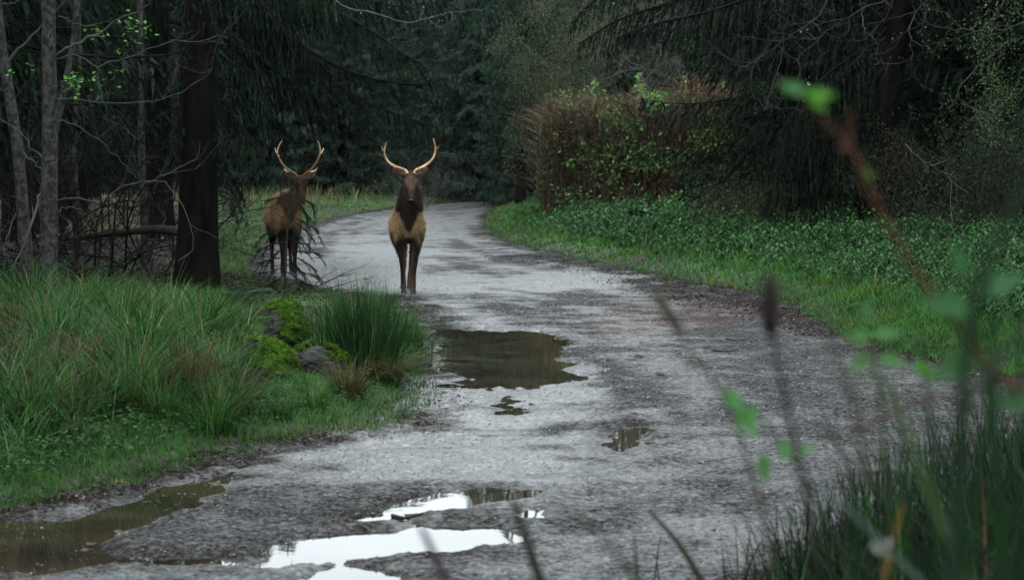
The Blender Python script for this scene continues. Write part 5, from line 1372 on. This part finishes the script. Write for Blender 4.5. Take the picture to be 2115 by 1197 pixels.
def margin_litter():
    bag = Bag()
    X, Y, px, py = scatter_px(30000, -200, 2300, 415, 1100, lambda px, py, X, Y: (np.abs(sdL(X, Y) + .12) < .32 * (.4 + fbm(X * 2, Y * 1.3, 3, 44))) & (Y > 8))
    n = len(X); Z = hgt(X, Y) + .006; a = rng.random(n) * 6.283
    d = np.stack([np.cos(a), np.sin(a), rng.normal(size=n) * .25], 1)
    leaves(bag, np.stack([X, Y, Z], 1), d, np.array([0, 0, 1.]) + rng.normal(size=(n, 3)) * .5, (.018 + .03 * rng.random(n)) * np.clip(Y / 18, .8, 1.6), .016, mixtint(n, [(.016, .012, .010), (.035, .022, .015), (.08, .035, .018), (.09, .07, .04)], [6, 4, 1, .7], .3))
    tag(link('leaf_litter', bag.mesh('leaf_litter', M['litter'])), 'rotting leaves and twigs along the muddy road margins', 'leaf litter', None, 'stuff')
    bag = Bag(); dl = [gp(*p) for p in [(1000, 530), (1200, 526), (1400, 572), (1620, 622), (1740, 674), (1720, 692), (1560, 652), (1380, 614), (1200, 560), (1080, 540)]]
    X, Y, px, py = scatter_px(14000, 950, 1780, 510, 710, lambda px, py, X, Y: sdist(dl, X, Y) < .25 * rng.random(len(X)) ** .5 * 2)
    n = len(X); a = rng.random(n) * 6.283; Z = hgt(X, Y) + .008
    leaves(bag, np.stack([X, Y, Z], 1), np.stack([np.cos(a), np.sin(a), rng.normal(size=n) * .3], 1), np.array([0, 0, 1.]) + rng.normal(size=(n, 3)) * .5, .05 * (.5 + rng.random(n)), .022, mixtint(n, [(.014, .010, .009), (.03, .018, .014), (.065, .024, .018)], [6, 4, 1.4], .3))
    tag(link('leaf_litter', bag.mesh('leaf_litter', M['litter'])), 'dark band of leaf mush washed along the right side of the road', 'leaf litter', None, 'stuff')
margin_litter()
def road_bits():
    bag = Bag()
    X, Y, px, py = scatter_px(9000, -200, 2300, 430, 1260, lambda px, py, X, Y: (sdL(X, Y) < -.1) & (Y > 7.5) & (fbm(X * 1.2, Y * .8, 3, 46) > .36 + .3 * rng.random(len(X))) & (hgt(X, Y) > WATER_Z + .002))
    n = len(X); Z = np.maximum(hgt(X, Y), WATER_Z) + .004; a = rng.random(n) * 6.283
    leaves(bag, np.stack([X, Y, Z], 1), np.stack([np.cos(a), np.sin(a), rng.normal(size=n) * .15], 1), np.array([0, 0, 1.]) + rng.normal(size=(n, 3)) * .4, (.012 + .05 * rng.random(n) ** 3) * np.clip(Y / 18, .8, 1.6), .010, mixtint(n, [(.012, .010, .009), (.03, .02, .015), (.07, .035, .02)], [7, 3, .6], .3))
    tag(link('leaf_litter', bag.mesh('leaf_litter', M['litter'])), 'dark bits of bark and leaf strewn over the open road', 'leaf litter', None, 'stuff')
road_bits()
def fallen_leaf(px, py, s, col, lab, rz=0, z=.012):
    q = on_ground(px, py); b = Bag(); q[2] = max(q[2], WATER_Z + .003)
    leaves(b, np.array([[0, 0, 0]]), np.array([[1, .2, .12]]), np.array([[0, -.3, 1.]]), s, s * .7, np.array([col]), .3)
    o = link('fallen_leaf', b.mesh('fallen_leaf', M['litter']), None, (q[0], q[1], q[2] + z)); o.rotation_euler = (0, 0, rz); tag(o, lab, 'leaf', 'fallen leaves on the road')
for a in [(230, 998, .09, (.10, .022, .012), 'dark red fallen leaf at the foot of the left bank', .3), (75, 985, .09, (.12, .05, .02), 'brown fallen leaf under the leftmost tussock', 2.5), (855, 1076, .05, (.05, .03, .02), 'brown leaf on the lip above the long white puddle', .1), (1640, 700, .08, (.16, .05, .02), 'orange leaf lying on the road left of the bent cane', 0),
          (1250, 746, .07, (.02, .015, .012), 'black leaf right of the broad dark puddle', 0), (1308, 740, .13, (.02, .018, .015), 'dark leaf sliver farther right of the broad puddle', 0), (1352, 776, .11, (.02, .018, .015), 'dark leaf sliver below the other one', .1), (180, 1125, .06, (.06, .03, .015), 'leaf floating in the brown puddle', 1),
          (520, 1063, .05, (.03, .018, .012), 'curled leaf on the bare grit between the puddles', 0), (560, 1064, .04, (.02, .015, .012), 'crumb of leaf beside the curled one', .5), (820, 1014, .05, (.02, .015, .012), 'twiggy leaf bit above the upper puddle', 0), (1090, 836, .06, (.02, .018, .015), 'dark leaf in the wet film', 0), (840, 848, .07, (.012, .01, .01), 'black clod at the tip of the bank', .4)]:
    fallen_leaf(*a)
def twig(pl, lab, r=.005):
    pts = [on_ground(a, c) + (0, 0, .012) for a, c in pl]; q = smooth_path(pts, 10); b = Bag(); o0 = q[0].copy(); tube(b, q - o0, np.linspace(r, r * .5, 10), (.03, .024, .02), 5, .2)
    o = link('twig', b.mesh('twig', M['twig']), None, tuple(o0)); tag(o, lab, 'twig', 'twigs lying on the road')
twig([(810, 1062), (840, 1068), (875, 1066)], 'short black stick between the two upper white puddles', .012)
twig([(748, 436), (770, 437), (790, 437)], 'stick lying on the far road left of the front elk', .03)
twig([(1500, 702), (1520, 704), (1545, 702)], 'thin stick on the grit right of the broad puddle', .008)
twig([(1470, 728), (1500, 729), (1525, 725)], 'second thin stick just below the other', .008)
twig([(960, 720), (968, 745), (985, 768)], 'bent twig poking from the broad dark puddle', .006)

# ------------------------------------------------------------------ bank growth right beside the camera
def near_bank():
    # dense sedge between the camera and the road, lower right
    bag = Bag(); n = 6200
    Y = 3.6 + rng.random(n) ** .8 * 4.6; px = 1300 + rng.random(n) ** .75 * 1150; X = (px - CX) / FPX * Y
    dens = sstep(px + (Y - 4) * 25, 1560, 1900) * .9 + .08
    k = (rng.random(n) < dens) & (sdist(ROAD, X, Y) > -.25)
    X, Y, px = X[k], Y[k], px[k]; n = len(X)
    hh = np.interp(px, [1300, 1500, 1700, 1850, 2115, 2400], [.40, .50, .70, .82, .92, .96]) * (.55 + .5 * rng.random(n)) * np.interp(Y, [3.6, 6, 8.2], [1.0, .95, .85])
    blades(bag, np.stack([X, Y, hgt(X, Y)], 1), hh, .006 + .005 * rng.random(n), .10 + .35 * rng.random(n) ** 2, mixtint(n, [(.006, .020, .007), (.013, .042, .010), (.050, .14, .024), (.08, .036, .016), (.003, .007, .004)], [5, 3, .7, .4, 6], .35), seg=5, curl=.7)
    tag(link('sedge_bank', bag.mesh('sedge_bank', M['grass'])), 'dense dark sedge filling the bottom right corner near the camera', 'sedge', None, 'stuff')
near_bank()

def stalk(pl, D, r, col, lab, name='grass_stalk', cat='stalk', leaf=None, D1=None, head=None, grp='blurred stalks close to the camera'):
    D1 = D1 or D; n = len(pl)
    q = smooth_path([P(a, c, D + (D1 - D) * i / (n - 1)) for i, (a, c) in enumerate(pl)], 22)
    o = empty(name, tuple(q[0])); o0 = q[0].copy(); q = q - o0; b = Bag(); rr = np.linspace(r, r * .4, 22)
    if head: rr = np.where(np.linspace(0, 1, 22) > head[0], head[1], rr); rr[-1] = .001
    tube(b, q, rr, col, 7, .1); tag(o, lab, cat, grp); link('stem', b.mesh('stem', M['grass'], True), o)
    for (a, c, ln, dx, dz, cl) in (leaf or []):
        lb = Bag(); p = P(a, c, D) - o0; m = 1
        leaves(lb, np.array([p]), np.array([[dx, -.25, dz]]), np.array([[.1, -1., .5]]), ln, ln * .5, np.array([cl]), .2); link('leaf', lb.mesh('leaf', M['leaf']), o)
    return o
G1, G2, BRN = (.03, .06, .02), (.06, .12, .03), (.13, .055, .022)
LG = (.07, .22, .025)
stalk([(2230, 900), (2080, 790), (1990, 690), (1900, 570), (1820, 440), (1780, 350), (1750, 300), (1700, 245), (1660, 190)], 1.9, .0037, (.085, .038, .018), 'rust-red bramble cane arching up left with bright new leaves at its tip', 'bramble_cane', 'cane',
      [(1665, 192, .030, -.9, .35, (.06, .16, .06)), (1668, 195, .026, .9, .02, LG), (1690, 215, .024, -.5, .6, LG), (1672, 200, .022, .5, -.4, LG), (1790, 345, .018, .1, -1, (.05, .13, .02)), (1758, 300, .014, -.9, -.2, (.12, .045, .04))])
stalk([(1757, 305), (1755, 260), (1757, 222)], 1.9, .0032, (.07, .032, .02), 'stubby side shoot rising from the rust-red cane', 'bramble_shoot', 'shoot')
stalk([(1700, 1300), (1680, 1100), (1640, 900), (1610, 760), (1590, 660), (1590, 560)], 2.0, .0038, (.025, .02, .018), 'dark seed stalk with a thick head rising beside the road edge', head=(.72, .0085))
stalk([(1620, 1250), (1560, 1000), (1500, 830), (1440, 740), (1390, 660), (1350, 595)], 2.3, .0028, (.05, .055, .03), 'thin blurred stalk slanting up left over the road', head=(.75, .0058))
stalk([(1480, 1260), (1450, 1200), (1400, 1120), (1345, 1058)], 4.2, .010, (.05, .055, .03), 'cut stalk poking up at the bottom right of centre', head=None)
stalk([(1320, 1260), (1318, 1200), (1310, 1110)], 4.4, .006, G1, 'thin green blade at the bottom, left of the cut stalk')
stalk([(1150, 1290), (1110, 1180), (1080, 1090), (1060, 1030)], 2.6, .008, (.02, .028, .016), 'dark blurred blade in front of the long white puddle\'s end')
stalk([(960, 1300), (925, 1210), (890, 1130), (868, 1085)], 2.3, .0065, (.07, .04, .05), 'purplish blurred blade over the long white puddle')
stalk([(1400, 1300), (1290, 1160), (1210, 1080), (1120, 1040)], 1.9, .0035, (.04, .05, .03), 'faint arching blade beside the bottom puddles')
stalk([(2050, 1300), (1930, 1050), (1880, 900), (1790, 740), (1700, 640), (1600, 575)], 1.7, .0034, (.08, .13, .05), 'pale green arching grass blade above the verge')
stalk([(1980, 1300), (1985, 900), (2000, 700), (2040, 540), (2120, 380)], 1.5, .0062, (.014, .036, .016), 'broad dark green blade sweeping up to the right frame edge')
stalk([(1960, 1350), (1985, 900), (2080, 720), (2200, 600)], 1.6, .0036, (.035, .055, .04), 'grey-green blurred blade leaning to the right edge')
stalk([(1850, 1250), (1830, 1000), (1820, 850), (1805, 730)], 2.6, .004, G1, 'soft green stem carrying a pair of leaves over the verge', 'weed', 'weed',
      [(1800, 690, .04, .9, .15, (.055, .145, .045)), (1800, 690, .04, -.9, -.1, (.055, .145, .045)), (1810, 735, .045, .9, -.2, (.055, .145, .045)), (1800, 735, .04, -.8, -.4, (.055, .145, .045)), (1890, 740, .04, .4, -.5, LG), (1785, 655, .03, .2, .9, (.055, .145, .045))])
stalk([(1800, 1300), (1720, 1100), (1640, 950), (1560, 850), (1490, 795)], 2.6, .0024, (.04, .05, .03), 'thin weed with green leaves hanging over the middle of the road', 'weed', 'weed',
      [(1495, 800, .045, .5, -.6, (.065, .20, .055)), (1520, 830, .055, .45, -.7, (.065, .20, .055)), (1560, 835, .04, -.4, -.6, (.065, .20, .055)), (1610, 905, .035, .3, -.6, (.065, .20, .055)), (1575, 930, .045, .1, -1, (.05, .14, .04)), (1640, 930, .03, .7, .2, (.07, .18, .06))])
stalk([(2160, 760), (2020, 800), (1900, 825), (1790, 880), (1690, 900)], 2.4, .0026, (.08, .03, .03), 'reddish bramble stem lying across the blurred grasses', 'bramble_cane', 'cane')
stalk([(2000, 1300), (1830, 1130), (1740, 1040), (1690, 1000)], 2.2, .0040, (.10, .14, .12), 'pale grey-green blade slanting over the dark sedge')
stalk([(1820, 1220), (1850, 1100), (1875, 1010)], 2.6, .0032, (.22, .11, .03), 'short orange dead blade in the sedge')
stalk([(1790, 1000), (1770, 860), (1720, 720), (1690, 660)], 1.7, .0034, (.07, .07, .05), 'grey blurred stalk right of the dark seed stalk')
stalk([(2100, 1300), (2060, 1000), (2040, 820), (2010, 640), (1990, 560)], 1.9, .0048, (.02, .055, .022), 'thick soft green stem at the right frame edge', 'weed', 'weed',
      [(2010, 640, .055, -.8, .2, (.035, .11, .04)), (2015, 600, .05, .8, .3, (.035, .10, .04)), (2030, 740, .06, -.8, -.2, (.03, .09, .03)), (2050, 840, .06, .7, .3, (.03, .08, .03)), (1995, 580, .04, -.3, .9, (.04, .12, .04))])
for k, (x0, x1, x2, yt, dd, rr_, lab) in enumerate([(2080, 2060, 2040, 560, 1.8, .0045, 'dark blurred blade rising just inside the right frame edge'), (1940, 1930, 1900, 700, 2.2, .004, 'dark blurred blade left of the thick soft stem'), (2120, 2100, 2110, 620, 2.0, .005, 'blurred blade hugging the right frame edge'),
                                                    (1880, 1870, 1840, 780, 2.4, .0038, 'short dark blurred blade over the sedge tops'), (2000, 2020, 2060, 650, 2.1, .0042, 'blurred blade bending right above the sedge'), (1780, 1760, 1700, 860, 2.7, .0036, 'blurred blade at the left edge of the sedge')]):
    stalk([(x0, 1300), (x1, 1000), ((x1 + x2) / 2 + 5, (1000 + yt) / 2), (x2, yt)], dd, rr_, (.014, .042, .014), lab)
q = P(1822, 1135, 2.4)
b = Bag(); m = 26; leaves(b, rng.normal(size=(m, 3)) * .003, rng.normal(size=(m, 3)) + (0, 0, .6), rng.normal(size=(m, 3)), .016, .008, tint(m, (.34, .35, .32), .1)); flower = link('seed_head', b.mesh('seed_head', M['leaf']), None, tuple(q)); tag(flower, 'pale fluffy seed head blurred before the dark sedge', 'seed head')
st_ = Bag(); tube(st_, np.array([(0, 0, 0), (.004, 0, -.12), (.01, .02, -.4)]), .0015, (.1, .12, .06), 5); link('stem', st_.mesh('stem', M['grass']), flower)
